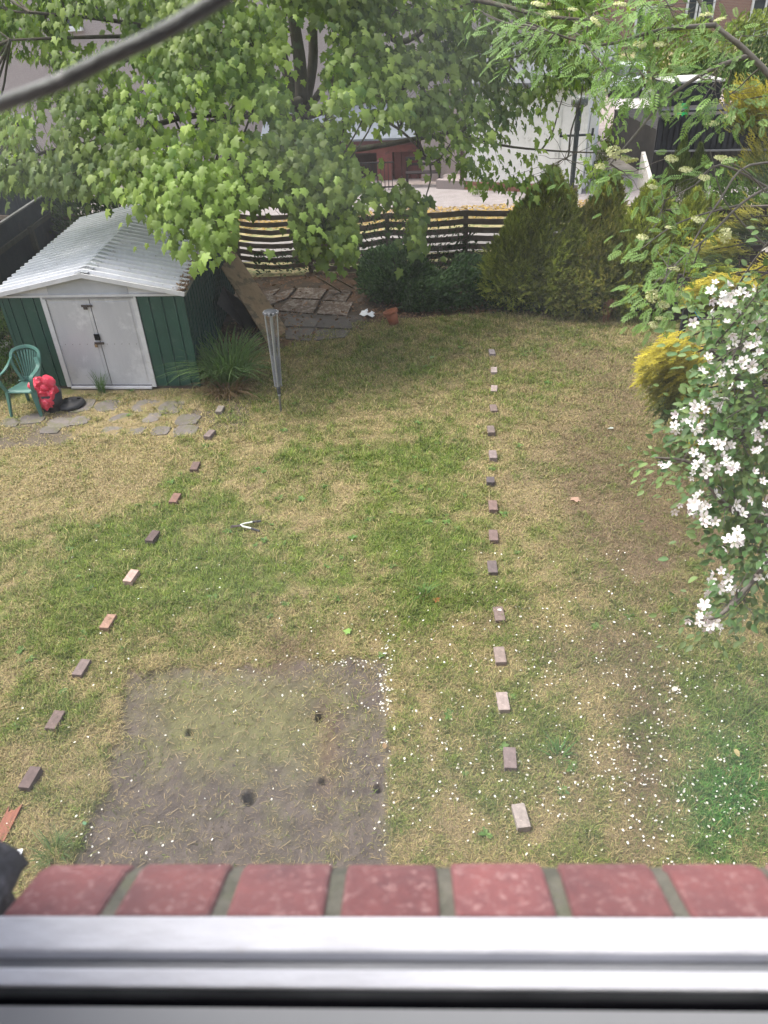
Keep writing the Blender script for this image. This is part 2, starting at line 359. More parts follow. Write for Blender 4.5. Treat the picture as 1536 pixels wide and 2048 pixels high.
bigsheet('road', [(-60, 22.3), (60, 20.9), (60, 24.6), (-60, 26.2)], .012, ASPH)
bigsheet('pavement', [(-60, 18.6), (8, 17.9), (60, 17.3), (60, 19.1), (8, 19.6), (-60, 20.3)], .012, pmat('pavement_grey', (.30, .28, .265), (.21, .195, .185), 2, .9, .4, 90))
VERGE = pmat('verge_turf', (.21, .20, .10), (.13, .17, .06), 1.2, .95, .7, 50, spot=(.32, .26, .14), sscale=5, sth=.50)
bigsheet('verge', [(-60, 17.0), (60, 16.6), (60, 60), (-60, 60)], .0, VERGE)
bigsheet('forecourt', [(-60, 26.2), (60, 24.6), (60, 46), (-60, 46)], .016, pmat('forecourt_grit', (.33, .28, .26), (.23, .19, .175), 2.5, .92, .4, 80))
p = [G(1172, 352), G(1302, 352), G(1297, 235), G(1240, 230)]
bigsheet('garden_path', [(q.x, q.y) for q in p], .030, pmat('path_concrete', (.30, .275, .245), (.19, .17, .14), 1.5, .9, .3, 60, spot=(.13, .12, .08), sscale=2.5, sth=.58))
p = [G(1238, 232), G(1302, 232), G(1330, 180), G(1215, 180)]
bigsheet('gravel_drive', [(q.x, q.y) for q in p], .034, pmat('gravel_pale', (.50, .47, .45), (.25, .23, .22), 9, .95, .6, 60))
m = MB(); m.hexa([Vector(v) for v in ((5, 46, -.1), (60, 44, -.1), (60, 120, -.1), (5, 120, -.1), (5, 49, 1.3), (60, 47, 1.3), (60, 120, 1.3), (5, 120, 1.3))]); o = m.build('grass_bank', VERGE); o['kind'] = 'structure'
# yellow fallen blossom on the verge
n = 9000; t = rng.random(n); x = rng.uniform(-5, 7, n); y = rng.normal(21.6, .55, n)-.025*x; keep = (fbm(x, y, .9, 3)+.5*(np.abs(y-21.5) < .8) > .62) & (y < 22.4-.012*x) & (y > 19.9); x, y = x[keep], y[keep]; n = len(x)
tv = np.array([(-.5, -.35, 0), (.5, -.35, 0), (.35, .5, .1), (-.4, .4, .0)]); R = rotframes(rdir(n)*[1, 1, .2], np.array([[0, 0, 1.]])+rng.normal(0, .3, (n, 3)))
npx = scatter('verge_litter', tv, np.array([(0, 1, 2, 3)]), np.stack([x, y, np.full(n, .02)], -1), R, rng.uniform(.03, .07, n), lerpc((.45, .30, .05), (.30, .20, .10), rng.random(n)), leafmat('litter_leaf', trans=.1), None)
tag(npx, 'yellow blossom and leaf litter strewn along the verge by the road', 'leaf litter', kind='stuff')

# =================================================================== house wall, sill and window (right at the camera)
WY = math.radians(-3.1); WX = Vector((math.cos(WY), math.sin(WY), 0)); WN = Vector((-math.sin(WY), math.cos(WY), 0)); ZZ = Vector((0, 0, 1)); AXW = (WX, WN, ZZ)
def WP(x, n, z): return WX*x+WN*n+Vector((0, 0, z))
house = thing('house', 'red brick house wall with sloping brick window sill and white window frame, nearest the camera', 'house', WP(0, 0, 0))
RBR = pmat('sill_brick_red', (.27, .094, .090), (.15, .062, .066), 16, .9, .9, 160, spot=(.36, .20, .19), sscale=140, sth=.58, bdist=.002, rnd=.12)
MOR = pmat('mortar_mossy', (.19, .175, .14), (.07, .07, .05), 45, .95, .9, 160, spot=(.13, .13, .085), sscale=22, sth=.58, bdist=.003)
prof = [(.246, 4.709), (.2735, 4.694), (.291, 4.6845), (.303, 4.672), (.305, 4.61), (.246, 4.61)]
def prism(m, x0, x1, pf, sk=0.0):
    n = len(pf); a = [WP(x0+sk*i, q[0], q[1]) for i, q in enumerate(pf)]; b = [WP(x1+sk*i, q[0], q[1]) for i, q in enumerate(pf)]
    m.add(a+b, [tuple(range(n)), tuple(range(2*n-1, n-1, -1))]+[(i, i+n, (i+1) % n+n, (i+1) % n) for i in range(n)])
x = -.2815
xs = []
while x < .33: xs.append(x); x += .0752
for i, x0 in enumerate(xs):
    m = MB(); w = .0655+random.uniform(-.001, .001); dz = random.uniform(-.0012, .0012)
    prism(m, x0, x0+w, [(a, b+dz) for a, b in prof], random.uniform(-.0004, .0004)); m.build('sill_brick', RBR, house, bevel=.0034)
m = MB(); prism(m, -.262, .52, [(a-.0012 if k < 4 else a-.003, b-.0042) for k, (a, b) in enumerate(prof)]); m.build('mortar_bed', MOR, house)
HW = pmat('house_brick', (.30, .12, .09), (.2, .08, .065), 5, .9, .5, 60)
m = MB(); m.box(WP(.0, .145, 2.28), (9, .28, 4.66), AXW); m.box(WP(-2.445, .145, 5.9), (4.2, .28, 2.58), AXW); m.box(WP(2.9, .145, 5.9), (4.2, .28, 2.58), AXW); m.box(WP(.25, .145, 6.7), (1.1, .28, .98), AXW); m.build('wall', HW, house)
ROOM = pmat('room_plaster', (.30, .30, .30), (.27, .27, .27), 2, .9)
m = MB()
m.box(WP(0, -3.0, 5.4), (4, .1, 3.4), AXW); m.box(WP(-2.05, -1.5, 5.4), (.1, 3, 3.4), AXW); m.box(WP(2.05, -1.5, 5.4), (.1, 3, 3.4), AXW); m.box(WP(0, -1.5, 7.05), (4, 3, .1), AXW); m.box(WP(0, -1.5, 3.8), (4, 3, .1), AXW); m.build('room_wall', ROOM, house)
WHT = pmat('frame_white', (.74, .74, .78), (.60, .60, .64), 30, .85, .25, 60, spot=(.55, .53, .52), sscale=55, sth=.66, spec=.1, stretch=(.4, 1, 1))
GRV = pmat('frame_groove', (.30, .31, .33), (.18, .19, .21), 20, .5, stretch=(.3, 1, 1)); GSK = pmat('gasket_black', (.004, .004, .005), None, 5, 1, spec=0)
INN = pmat('frame_inner', (.34, .345, .35), (.29, .295, .30), 4, .5)
fr = thing('x', '', '', (0, 0, 0)); bpy.data.objects.remove(fr)
mb = MB(); mb.box(WP(.3, .2345, 4.68), (1.24, .0225, .060), AXW); wf = mb.build('window_frame', WHT, house, bevel=.002)
mb = MB(); mb.box(WP(.3, .2175, 4.67), (1.24, .0115, .060), AXW); mb.build('drain_groove', GRV, wf)
mb = MB(); mb.box(WP(.3, .2062, 4.683), (1.24, .0108, .064), AXW); mb.build('glazing_bead', WHT, wf, bevel=.0015)
mb = MB(); mb.box(WP(.3, .1955, 4.680), (1.24, .0105, .066), AXW); mb.build('gasket', GSK, wf)
mb = MB(); mb.box(WP(.3, .09, 4.67), (1.24, .2, .09), AXW); mb.build('inner_frame', INN, wf)
# rough render of the reveal at the left end of the sill
V, F = [], []
nz_, na = 60, 10
for i in range(nz_+1):
    for j in range(na+1):
        z = 4.60+i*.02; a = j/na; base = WP(-.277+.0*a, .235+.075*a, z); k = (fbm(np.array([z*9.]), np.array([a*3.+5]), 1.0, 4)[0]-.5)
        V.append(base+WX*(.018*k-.056+.034*math.exp(-((z-4.668)/.028)**2)))
for i in range(nz_):
    for j in range(na): s_ = i*(na+1)+j; F.append((s_, s_+1, s_+na+2, s_+na+1))
npobj('reveal_render', np.array(V), np.array(F), pmat('render_grey', (.13, .13, .145), (.05, .05, .06), 60, .95, .9, 200, spot=(.24, .24, .27), sscale=60, sth=.6, bdist=.003), house, smooth=True)
# cable outside the window
pts = smooth_path([AT(-420, 330, .50), AT(-160, 266, .45), AT(0, 208, .43), AT(110, 168, .42), AT(225, 112, .415), AT(330, 62, .41), AT(440, -2, .41), AT(640, -130, .42), AT(900, -330, .45)], 5)
m = MB(); m.tube(pts, .0036, 12); tag(m.build('cable', pmat('cable_sheath', (.19, .205, .195), (.11, .12, .115), 60, .55, .3, 90, spot=(.28, .29, .28), sscale=40, sth=.6)), 'thick dark grey cable hanging across the top left just outside the window', 'cable')

# =================================================================== grass blades (nobody could count them)
SHEDP = [G(62, 778), G(400, 778)]
SLABS_PX = [(165, 812, 40, 20), (215, 812, 46, 18), (290, 812, 44, 20), (342, 815, 46, 20), (65, 838, 46, 16), (120, 846, 44, 16), (160, 842, 36, 14), (245, 838, 46, 16), (300, 836, 40, 16), (375, 840, 46, 18), (100, 860, 40, 12), (220, 864, 36, 16), (270, 862, 36, 14), (370, 862, 44, 18), (320, 862, 36, 14), (20, 846, 36, 14)]
def slab_near(x, y):
    p = PX(np.stack([x, y, 0*x], -1)); d = np.zeros(x.shape)
    for cx, cy, w, h in SLABS_PX: d = np.maximum(d, ((np.abs(p[..., 0]-cx-(850-p[..., 1])*-.25) < w*.46) & (np.abs(p[..., 1]-cy) < h*.50)).astype(float))
    return d
def cand(n, x0, x1, y0, y1):
    x = rng.uniform(x0, x1, n); y = rng.uniform(y0, y1, n); p = PX(np.stack([x, y, 0*x], -1)); k = (p[:, 0] > -90) & (p[:, 0] < 1630) & (p[:, 1] < 1790)
    return x[k], y[k]
xa, ya = cand(330000, -4, 4, 2.4, 6.0); xb, yb = cand(520000, -8, 7, 6.0, 13.8)
x = np.concatenate([xa, xb]); y = np.concatenate([ya, yb]); sm = soil_mask(x, y); g = greenness(x, y)
keep = rng.random(len(x)) < np.where(sm > .5, .05+.12*np.clip((fbm(x, y, 6, 3)-.45)*4, 0, 1), 1.0)*(1-.94*slab_near(x, y))*(1-.95*dirtm(x, y))*np.clip(.62+.5*fbm(x, y, 7, 2), 0, 1)
keep &= ~((y > 11.15) & (x < -2.85)); keep &= ~((fbm(x, y, 4, 3) < .50) & (x < -2.7) & (y > 9.6)) | (rng.random(len(x)) < .25) & ~((y > 11.15) & (x < -2.85))
x, y, g, sm = x[keep], y[keep], g[keep], sm[keep]; n = len(x)
d = np.hypot(x, y); L = rng.uniform(.020, .060, n)*(1+.45*g)*(.65+1.5*np.clip(fbm(x, y, 8, 3)-.3, 0, 1)+.5*(rng.random(n) < .03))*(1+.03*d)*np.where(sm > .5, .8, 1); w = rng.uniform(.0016, .0030, n)*(.7+.11*d)
az = rng.uniform(0, 2*np.pi, n)+2.2*fbm(x, y, 3, 2); tilt = np.clip(rng.normal(1.05, .28, n)-.35*g, .1, 1.5)
dx, dy = np.cos(az), np.sin(az); z0 = lawnz(x, y)-.002
B = np.stack([x, y, z0], -1); H = np.stack([dx*np.sin(tilt), dy*np.sin(tilt), np.cos(tilt)], -1); sdv = np.stack([-dy, dx, 0*dx], -1)
M_ = B+H*(L*.55)[:, None]+np.array([0, 0, 1.])*(L*.05)[:, None]; T = M_+(H*[1, 1, .25])*(L*.5)[:, None]
V = np.stack([B-sdv*w[:, None], B+sdv*w[:, None], M_+sdv*(w*.8)[:, None], M_-sdv*(w*.8)[:, None], T], 1).reshape(-1, 3); i5 = np.arange(n)*5
F4 = np.stack([i5, i5+1, i5+2, i5+3], -1); F3 = np.stack([i5+3, i5+2, i5+4], -1)
c = lawncol(x, y, rng.normal(0, .9, n))*rng.uniform(.5, 1.6, n)[:, None]; C = np.repeat(c[:, None], 5, 1); C[:, :2] *= .8
gr = npobj('grass', V, [F4, F3], leafmat('grass_blade', trans=.25, rough=.7), None, C.reshape(-1, 3)); tag(gr, 'short patchy lawn grass, green in places and straw brown elsewhere', 'grass', kind='stuff')
print('grass', n)
# long seedy tufts
def tuft(cx, cy, n, L, w, spread, c1, c2, name, label, cat, droop=.6, kind=None, z=0, curl=1.0):
    az = rng.uniform(0, 2*np.pi, n); r = spread*np.sqrt(rng.random(n)); bx = cx+r*np.cos(az); by = cy+r*np.sin(az); out = np.stack([np.cos(az+rng.normal(0, .5, n)), np.sin(az+rng.normal(0, .5, n)), 0*az], -1)
    LL = L*rng.uniform(.55, 1.1, n); dr = droop*rng.uniform(.3, 1.3, n); seg = 5; P = []
    for k in range(seg+1):
        t = k/seg; P.append(np.stack([bx, by, np.full(n, z)], -1)+out*(LL*dr*t**1.8)[:, None]*curl+np.array([0, 0, 1.])*(LL*(t-.55*dr*t**2.6))[:, None])
    P = np.stack(P, 1); sv = np.stack([-out[:, 1], out[:, 0], 0*az], -1); ww = w*np.array([1, 1.1, 1, .8, .55, .05])
    V = np.stack([P-sv[:, None]*ww[None, :, None], P+sv[:, None]*ww[None, :, None]], 2).reshape(-1, 3)
    b = (np.arange(n)*(2*(seg+1)))[:, None]; F = np.concatenate([np.concatenate([b+2*k, b+2*k+1, b+2*k+3, b+2*k+2], 1) for k in range(seg)])
    C = np.repeat(lerpc(c1, c2, rng.random(n)), 2*(seg+1), 0); o = npobj(name, V, F, leafmat('blade_leaf', trans=.3), None, C); tag(o, label, cat, kind=kind); return o
q = G(470, 778); tuft(q.x-.12, q.y+.25, 620, .95, .0075, .30, (.075, .15, .045), (.15, .22, .075), 'strap_leaf_clump', 'big clump of long arching green strap leaves beside the green side of the shed', 'plant', .75)
q = G(440, 790); tuft(q.x+.1, q.y+.05, 260, .42, .006, .24, (.22, .15, .09), (.15, .10, .06), 'withered_clump', 'withered brown leaves lying at the foot of the strap leaf clump', 'plant', 1.15)
q = G(205, 786); tuft(q.x, q.y, 60, .42, .004, .06, (.06, .13, .03), (.10, .17, .05), 'grass_tuft', 'tall thin grass tuft growing in front of the grey shed doors', 'grass tuft', .4)
q = G(110, 1708); tuft(q.x, q.y, 70, .2, .003, .1, (.08, .15, .04), (.14, .19, .07), 'grass_tuft', 'loose pale grass tuft just above the left end of the sill', 'grass tuft', .9)
q = G(850, 1195); tuft(q.x, q.y, 26, .2, .005, .05, (.08, .16, .03), (.10, .18, .04), 'grass_tuft', 'flattened bright green grass tuft left of the right brick line', 'grass tuft', 1.1)
q = G(1116, 1515); tuft(q.x, q.y, 36, .16, .004, .06, (.07, .18, .04), (.10, .2, .05), 'grass_tuft', 'bright green tuft among petals right of the brick line', 'grass tuft', 1.0)
# fallen petals
def dens(X, Y):
    d = .05+0*X
    for cx, cy, rx, ry, a in [(1330, 1560, 170, 190, 1.3), (1150, 1500, 160, 170, .7), (1440, 1640, 130, 120, 1.0), (1000, 1600, 200, 120, .5), (770, 1370, 14, 60, 6), (700, 1322, 80, 9, 5), (775, 1500, 14, 200, 2.0), (900, 1450, 120, 150, .45), (1250, 1330, 160, 90, .4), (640, 1560, 200, 120, .12), (500, 1400, 250, 100, .12), (300, 1300, 220, 60, .12), (760, 1240, 160, 30, .4), (230, 1650, 160, 90, .35), (175, 1640, 18, 60, 1.3), (1420, 1400, 110, 80, .4), (1050, 1300, 200, 80, .25)]:
        d = d+a*np.exp(-(((X-cx)/rx)**2+((Y-cy)/ry)**2))
    return d*(Y > 1080)
x, y = cand(70000, -3.6, 4.2, 2.4, 7.5); p = PX(np.stack([x, y, 0*x], -1)); k = rng.random(len(x)) < dens(p[:, 0], p[:, 1])*.075*(.4+1.2*fbm(x, y, 5, 2)); x, y = x[k], y[k]; n = len(x)
PET = fan([(0, 0, 0), (.28, .3, .06), (.33, .65, .1), (.15, .97, .02), (-.15, .97, .02), (-.33, .65, .1), (-.28, .3, .06)], (0, .55, 0))
R = rotframes(rdir(n)*[1, 1, .25], np.array([[0, 0, 1.]])+rng.normal(0, .4, (n, 3)))
o = scatter('fallen_petals', PET[0], PET[1], np.stack([x, y, lawnz(x, y)+.022*(1-soil_mask(x, y))+.006], -1), R, rng.uniform(.011, .027, n), lerpc((.86, .86, .84), (.72, .68, .62), rng.random(n)), leafmat('petal', trans=.2), None)
tag(o, 'white apple petals fallen over the grass and bare earth', 'petals', kind='stuff'); print('petals', n)
# crumbs and small stones of the bare earth, weeds in the lawn
x, y = cand(14000, -2.7, .2, 2.4, 5.1); k = soil_mask(x, y) > .4; x, y = x[k], y[k]; n = len(x); tv = np.array([(-.5, -.4, 0), (.5, -.4, 0), (0, .6, 0), (0, 0, .55)])
o = scatter('soil_crumbs', tv, np.array([(0, 1, 3), (1, 2, 3), (2, 0, 3)]), np.stack([x, y, lawnz(x, y)-.002], -1), rotframes(rdir(n)*[1, 1, .3], np.array([[0, 0, 1.]])+rng.normal(0, .3, (n, 3))), .004+.014*rng.random(n)**3+.02*(rng.random(n) < .01), lerpc((.13, .105, .09), (.06, .048, .042), rng.random(n)), leafmat('crumb', trans=0, rough=.95), None)
tag(o, 'crumbs of dark earth and small stones on the bare rectangle', 'soil', kind='stuff')
wx, wy = cand(330, -5, 4, 2.6, 12.5); k = (greenness(wx, wy) > .35) & (soil_mask(wx, wy) < .2); wx, wy = wx[k], wy[k]; m_ = len(wx); per = 9; x = np.repeat(wx, per); y = np.repeat(wy, per); n = len(x); az = rng.uniform(0, 6.28, n); rr = np.repeat(rng.uniform(.025, .075, m_), per)
o = scatter('lawn_weeds', *OVAL, np.stack([x, y, lawnz(x, y)+.012], -1), rotframes(np.stack([np.cos(az), np.sin(az), np.full(n, .35)], -1), np.array([[0, 0, 1.]])+rng.normal(0, .15, (n, 3))), rr*rng.uniform(.6, 1.1, n), lerpc((.06, .13, .03), (.13, .22, .05), rng.random(n)), leafmat('small_leaf', trans=.2), None)
tag(o, 'low broad leaved weeds growing among the lawn grass', 'weeds', kind='stuff')
# straw bits over the soil
x, y = cand(9000, -2.7, .5, 2.4, 5.2); n = len(x); R = rotframes(rdir(n)*[1, 1, .15], np.array([[0, 0, 1.]])+rng.normal(0, .2, (n, 3)))
o = scatter('straw_bits', np.array([(-.06, 0, 0), (.06, 0, 0), (.04, 1, .1), (-.04, 1, .1)]), np.array([(0, 1, 2, 3)]), np.stack([x, y, lawnz(x, y)+.004], -1), R, rng.uniform(.008, .034, n)*rng.choice([1, 1, 1, 2], n), lerpc((.30, .23, .13), (.16, .13, .07), rng.random(n)), leafmat('straw', trans=.1), None)
tag(o, 'dry grass clippings scattered on the bare earth rectangle', 'straw', kind='stuff')

# =================================================================== bricks set out in two lines
def brick(px, py, yaw, col, label, L=.2, wd=.1, h=.065, grp='', dark=.6):
    q = G(px, py, .05); mt = pmat('brick_%02d%02d%02d' % tuple(int(v*100) for v in col), col, tuple(v*dark for v in col), 22, .9, .5, 150, spot=tuple(min(1, v*1.5) for v in col), sscale=30, sth=.64, bdist=.003)
    m = MB(); a = random.uniform(-.03, .03); X = Vector((math.cos(yaw), math.sin(yaw), a)); Y = Vector((-math.sin(yaw), math.cos(yaw), 0)); X.normalize(); Z = X.cross(Y)
    m.box((q.x, q.y, .028), (wd, L, h), (X, Y, Z)); o = m.build('brick', mt, bevel=.004); tag(o, label, 'brick', grp)
PK = (.38, .27, .235); GY = (.21, .165, .15); DK = (.12, .088, .080); TN = (.33, .205, .15); PG = (.34, .27, .24); RD = (.22, .13, .10)
gl = 'bricks laid in the left line'; gr_ = 'bricks laid in the right line'; D = math.radians
brick(60, 1555, D(-9), (.15, .11, .10), 'dark brown brick at the near end of the left line', grp=gl)
brick(110, 1440, D(-8), (.17, .125, .11), 'brown brick second from the near end of the left line', grp=gl)
brick(163, 1335, D(-10), (.20, .155, .14), 'grey brown brick third from the near end of the left line', grp=gl)
brick(216, 1243, D(-9), TN, 'orange tan brick just nearer than the pale pink one in the left line', grp=gl)
brick(262, 1152, D(-12), (.47, .33, .28), 'palest pink brick of the left line', grp=gl)
brick(305, 1072, D(-14), DK, 'very dark brick just beyond the pale pink one in the left line', grp=gl)
brick(350, 996, D(-8), RD, 'red brown brick fourth from the shed end of the left line', grp=gl)
brick(390, 932, D(-4), (.16, .11, .095), 'brown brick third from the shed end of the left line', grp=gl)
brick(419, 867, D(-18), GY, 'grey brick second from the shed end of the left line, beside the paving slabs', grp=gl)
brick(440, 818, D(-6), (.24, .21, .18), 'grey brick at the shed end of the left line, near the strap leaf clump', grp=gl)
R_ = [(1042, 1632, 8, (.36, .31, .28), 'pale pinkish brick at the near end of the right line, closest to the window sill'),
 (1020, 1516, -2, (.22, .17, .16), 'grey brown brick second from the near end of the right line'), (1006, 1403, 3, (.37, .30, .27), 'pale brick third from the near end of the right line'),
 (1000, 1310, 2, (.28, .22, .19), 'pinkish grey brick fourth from the near end of the right line'), (998, 1228, 4, (.20, .15, .13), 'two toned brown brick with a white petal on it in the right line'),
 (985, 1134, 0, (.15, .12, .115), 'dark slate grey brick seventh from the window in the right line, at the edge of the bright green patch'), (987, 1071, -1, (.19, .135, .12), 'brown brick just beyond the dark slate grey one in the right line'),
 (986, 1011, 0, (.21, .145, .125), 'red brown brick eighth from the near end of the right line'), (981, 960, -3, (.12, .10, .10), 'darkest short brick in the middle of the right line'),
 (986, 909, 0, (.25, .20, .19), 'mauve grey brick just beyond the darkest one in the right line'), (982, 859, 1, (.19, .15, .13), 'brown brick eleventh from the near end of the right line'),
 (987, 816, 2, (.20, .15, .13), 'brown brick fourth from the far end of the right line'), (988, 777, -8, (.36, .285, .26), 'pinkish brick third from the far end of the right line'),
 (988, 740, -4, (.39, .32, .29), 'palest far brick, second from the far end of the right line'), (984, 704, 2, (.27, .23, .22), 'greyish brick at the far end of the right line, nearest the conifer hedge')]
R_[5] = (*R_[5][:4], 'dark slate grey brick, sixth from the near end of the right line')
for px, py, yw, c, lb in R_: brick(px, py, D(yw-4), c, lb, grp=gr_, L=.13 if py == 960 else .2)
q = G(999, 1220, .062); m = MB(); m.sheet([(q.x-.02, q.y, q.z), (q.x+.02, q.y-.01, q.z), (q.x+.015, q.y+.015, q.z+.004), (q.x-.015, q.y+.015, q.z+.003)], .001, (0, 0, 1)); tag(m.build('petal', pmat('petal_white', (.8, .78, .75))), 'single white petal lying on the two toned brick of the right line', 'petal')

# =================================================================== shed
A0 = Vector((-5.72, 11.50, 0)); SU = (Vector((-2.87, 11.16, 0))-A0); SW = SU.length; SU.normalize(); SV = Vector((-.005, 1, 0)).normalized(); SL = 4.45
def S(a, b, z): return A0+SU*a+SV*b+Vector((0, 0, z))
SN = Vector((-SU.y, SU.x, 0))
shed = thing('garden_shed', 'dark green metal garden shed with silver double doors and ribbed white roof', 'shed', A0)
GRN = pmat('shed_green', (.012, .066, .046), (.008, .046, .034), 3, .45, .12, 12, spot=(.03, .075, .055), sscale=5, sth=.6, spec=.45)
GRND = pmat('shed_green_side', (.016, .060, .050), (.012, .04, .036), 4, .6, .15, 12, spot=(.03, .06, .045), sscale=5, sth=.58)
GALV = pmat('door_galvanised', (.52, .53, .56), (.40, .41, .45), 2.2, .42, .06, 20, metal=.25, spot=(.58, .59, .62), sscale=1.6, sth=.55, stretch=(1, 1, .25), spec=.5)
FRM = pmat('trim_white', (.60, .60, .61), (.48, .48, .48), 5, .5, spot=(.36, .33, .28), sscale=9, sth=.66)
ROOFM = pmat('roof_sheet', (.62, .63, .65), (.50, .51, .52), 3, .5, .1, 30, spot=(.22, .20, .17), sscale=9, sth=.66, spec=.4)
PAN = pmat('roof_pan_shaded', (.36, .365, .375), (.26, .26, .265), 5, .6, .1, 30, spot=(.17, .155, .13), sscale=9, sth=.6)  # grey with dirt spots; slope and sheen contrast to ribs painted into it
RCAP = pmat('ridge_cap', (.34, .37, .38), (.24, .26, .27), 4, .5, spot=(.2, .2, .19), sscale=10, sth=.6)
RUST = pmat('iron_dark', (.04, .035, .032), (.07, .045, .03), 30, .8); BRASS = pmat('padlock_brass', (.35, .24, .12), (.2, .13, .07), 20, .5, metal=.5)
SAX = (SU, SV, ZZ)
def shpanel(a0, a1, name='wall_panel', mt=None, z0=.06, z1=1.545, par=None):
    m = MB(); g = .010; h = .012; b = [S(a0, 0, z0), S(a0, 0, z1)]
    pr = [(a0, .012), (a0+.012, 0), (a1-.022, 0), (a1-.014, -.012), (a1-.004, -.012), (a1, .012)]
    vs = [S(a, b_, z) for z in (z0, z1) for a, b_ in pr]+[S(a, .03, z) for z in (z0, z1) for a in (a0, a1)]
    n = len(pr); f = [(i, i+1, n+i+1, n+i) for i in range(n-1)]+[(0, n, 2*n+2, 2*n), (n-1, 2*n+1, 2*n+3, 2*n-1), (2*n, 2*n+2, 2*n+3, 2*n+1)]
    m.add(vs, f); return m.build(name, mt or GRN, shed)
for a0, a1 in ((0, .13), (.13, .33), (.33, .53), (.53, .655)): shpanel(a0, a1)
for a0, a1 in ((2.165, 2.36), (2.36, 2.56), (2.56, 2.76), (2.76, 2.87)): shpanel(a0, a1)
m = MB(); m.box(S(.69, -.012, .80), (.075, .03, 1.50), SAX); m.build('door_jamb', FRM, shed)
m = MB(); m.box(S(2.13, -.012, .80), (.07, .03, 1.50), SAX); m.build('door_jamb', FRM, shed)
for a0, a1, sg in ((.732, 1.409, 1), (1.421, 2.092, -1)):
    m = MB(); m.box(S((a0+a1)/2, .006, .79), (a1-a0, .02, 1.42), SAX); m.box(S((a0+a1)/2, -.0075, .79), (a1-a0-.10, .005, 1.34), SAX)
    dr = m.build('door', GALV, shed, bevel=.003); dr['label'] = 'left silver metal door' if sg > 0 else 'right silver metal door'
    e = MB()
    for k in range(5): e.box(S(a0+.10+k*.12, -.0125, .78), (.008, .007, .008), SAX)
    e.build('rivets', RUST, dr)
    if sg > 0:
        m = MB(); m.box(S(1.36, -.022, 1.40), (.17, .018, .03), SAX); m.box(S(1.33, -.024, 1.365), (.06, .012, .04), SAX); m.build('top_bolt', RUST, dr)
        m = MB(); m.box(S(1.39, -.024, .90), (.085, .02, .095), SAX); m.build('latch_plate', GSK, dr)
        m = MB(); m.box(S(1.40, -.030, .80), (.15, .02, .032), SAX); m.build('hasp', RUST, dr)
        m = MB(); m.box(S(1.345, -.045, .765), (.045, .022, .045), SAX); m.build('padlock', BRASS, dr, bevel=.005)
m = MB(); m.box(S(1.41, -.03, .045), (1.36, .07, .03), SAX); m.build('threshold', pmat('threshold_bright', (.72, .72, .74), (.6, .6, .62), 8, .35, metal=.3), shed)
m = MB(); m.box(S(1.435, .03, .03), (2.87, .05, .055), SAX); m.build('base_rail', RUST, shed)
m = MB(); m.box(S(1.415, .04, .8), (.10, .01, 1.4), SAX); m.build('seam_shade', RUST, shed)  # dark strip added behind the door seam, standing in for interior shade
m = MB(); m.box(S(1.435, -.018, 1.562), (2.90, .045, .035), SAX); m.build('header_rail', FRM, shed)
m = MB(); m.box(S(1.41, -.014, 1.525), (1.44, .03, .03), SAX); m.build('door_track', pmat('track_grey', (.3, .3, .3)), shed)
def roofz(a): return 1.60+.30*(1-abs(a-SW/2)/(SW/2+.06))
GBL = pmat('gable_grey', (.44, .455, .47), (.36, .37, .385), 3, .5)
for a0, a1 in ((.10, .80), (.805, 2.065), (2.07, 2.77)):
    xs_ = [a0]+([SW/2] if a0 < SW/2 < a1 else [])+[a1]; m = MB(); m.sheet([S(a0, -.012, 1.58), S(a1, -.012, 1.58)]+[S(a, -.012, roofz(a)-.012) for a in reversed(xs_)], .01, (0, -1, 0)); m.build('gable_panel', GBL if a0 > .5 and a0 < 1 else FRM, shed)
# side and back walls as folded panels
def sidewall(a, b0, b1, sgn):
    m = MB(); vs = [S(a, b0, .06), S(a, b1, .06), S(a, b1, 1.57), S(a, b0, 1.57)]; m.sheet(vs, .012, SU*sgn); 
    m.box((S(a, b1-.006, .81)+SU*sgn*.008), (.016, .022, 1.5), SAX); m.build('side_panel', GRND, shed)
k = 0
while k < 22: sidewall(SW, .02+k*.2, .02+(k+1)*.2-.004, 1); sidewall(0, .02+k*.2, .02+(k+1)*.2-.004, -1); k += 1
m = MB(); m.box(S(SW/2, SL, .82), (SW, .02, 1.5), SAX); m.build('back_wall', GRND, shed)
m = MB(); m.box(S(SW/2, SL/2, .03), (SW-.06, SL-.1, .05), SAX); m.build('floor', RUST, shed)
for a_ in (-.004, SW+.008): m = MB(); m.box(S(a_, 0.012, .80), (.05, .05, 1.50), SAX); m.build('corner_post', GRN, shed)
# roof: sheets with standing ribs running from ridge to eave
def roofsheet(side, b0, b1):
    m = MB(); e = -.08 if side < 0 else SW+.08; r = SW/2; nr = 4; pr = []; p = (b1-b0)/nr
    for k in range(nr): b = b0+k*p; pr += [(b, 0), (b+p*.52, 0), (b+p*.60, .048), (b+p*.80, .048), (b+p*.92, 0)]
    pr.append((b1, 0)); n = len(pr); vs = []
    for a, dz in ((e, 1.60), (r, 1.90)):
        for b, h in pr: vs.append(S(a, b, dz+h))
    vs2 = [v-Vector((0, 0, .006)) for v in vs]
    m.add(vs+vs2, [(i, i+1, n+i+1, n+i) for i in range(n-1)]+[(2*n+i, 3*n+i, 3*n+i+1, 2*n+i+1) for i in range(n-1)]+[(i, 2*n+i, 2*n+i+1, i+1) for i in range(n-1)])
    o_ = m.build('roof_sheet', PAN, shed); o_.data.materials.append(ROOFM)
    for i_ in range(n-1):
        if i_ % 5 in (1, 2, 3): o_.data.polygons[i_].material_index = 1  # rib faces get the brighter colour, their sheen painted in
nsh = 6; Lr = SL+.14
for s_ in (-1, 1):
    for k in range(nsh): roofsheet(s_, -.10+k*Lr/nsh, -.10+(k+1)*Lr/nsh-.002)
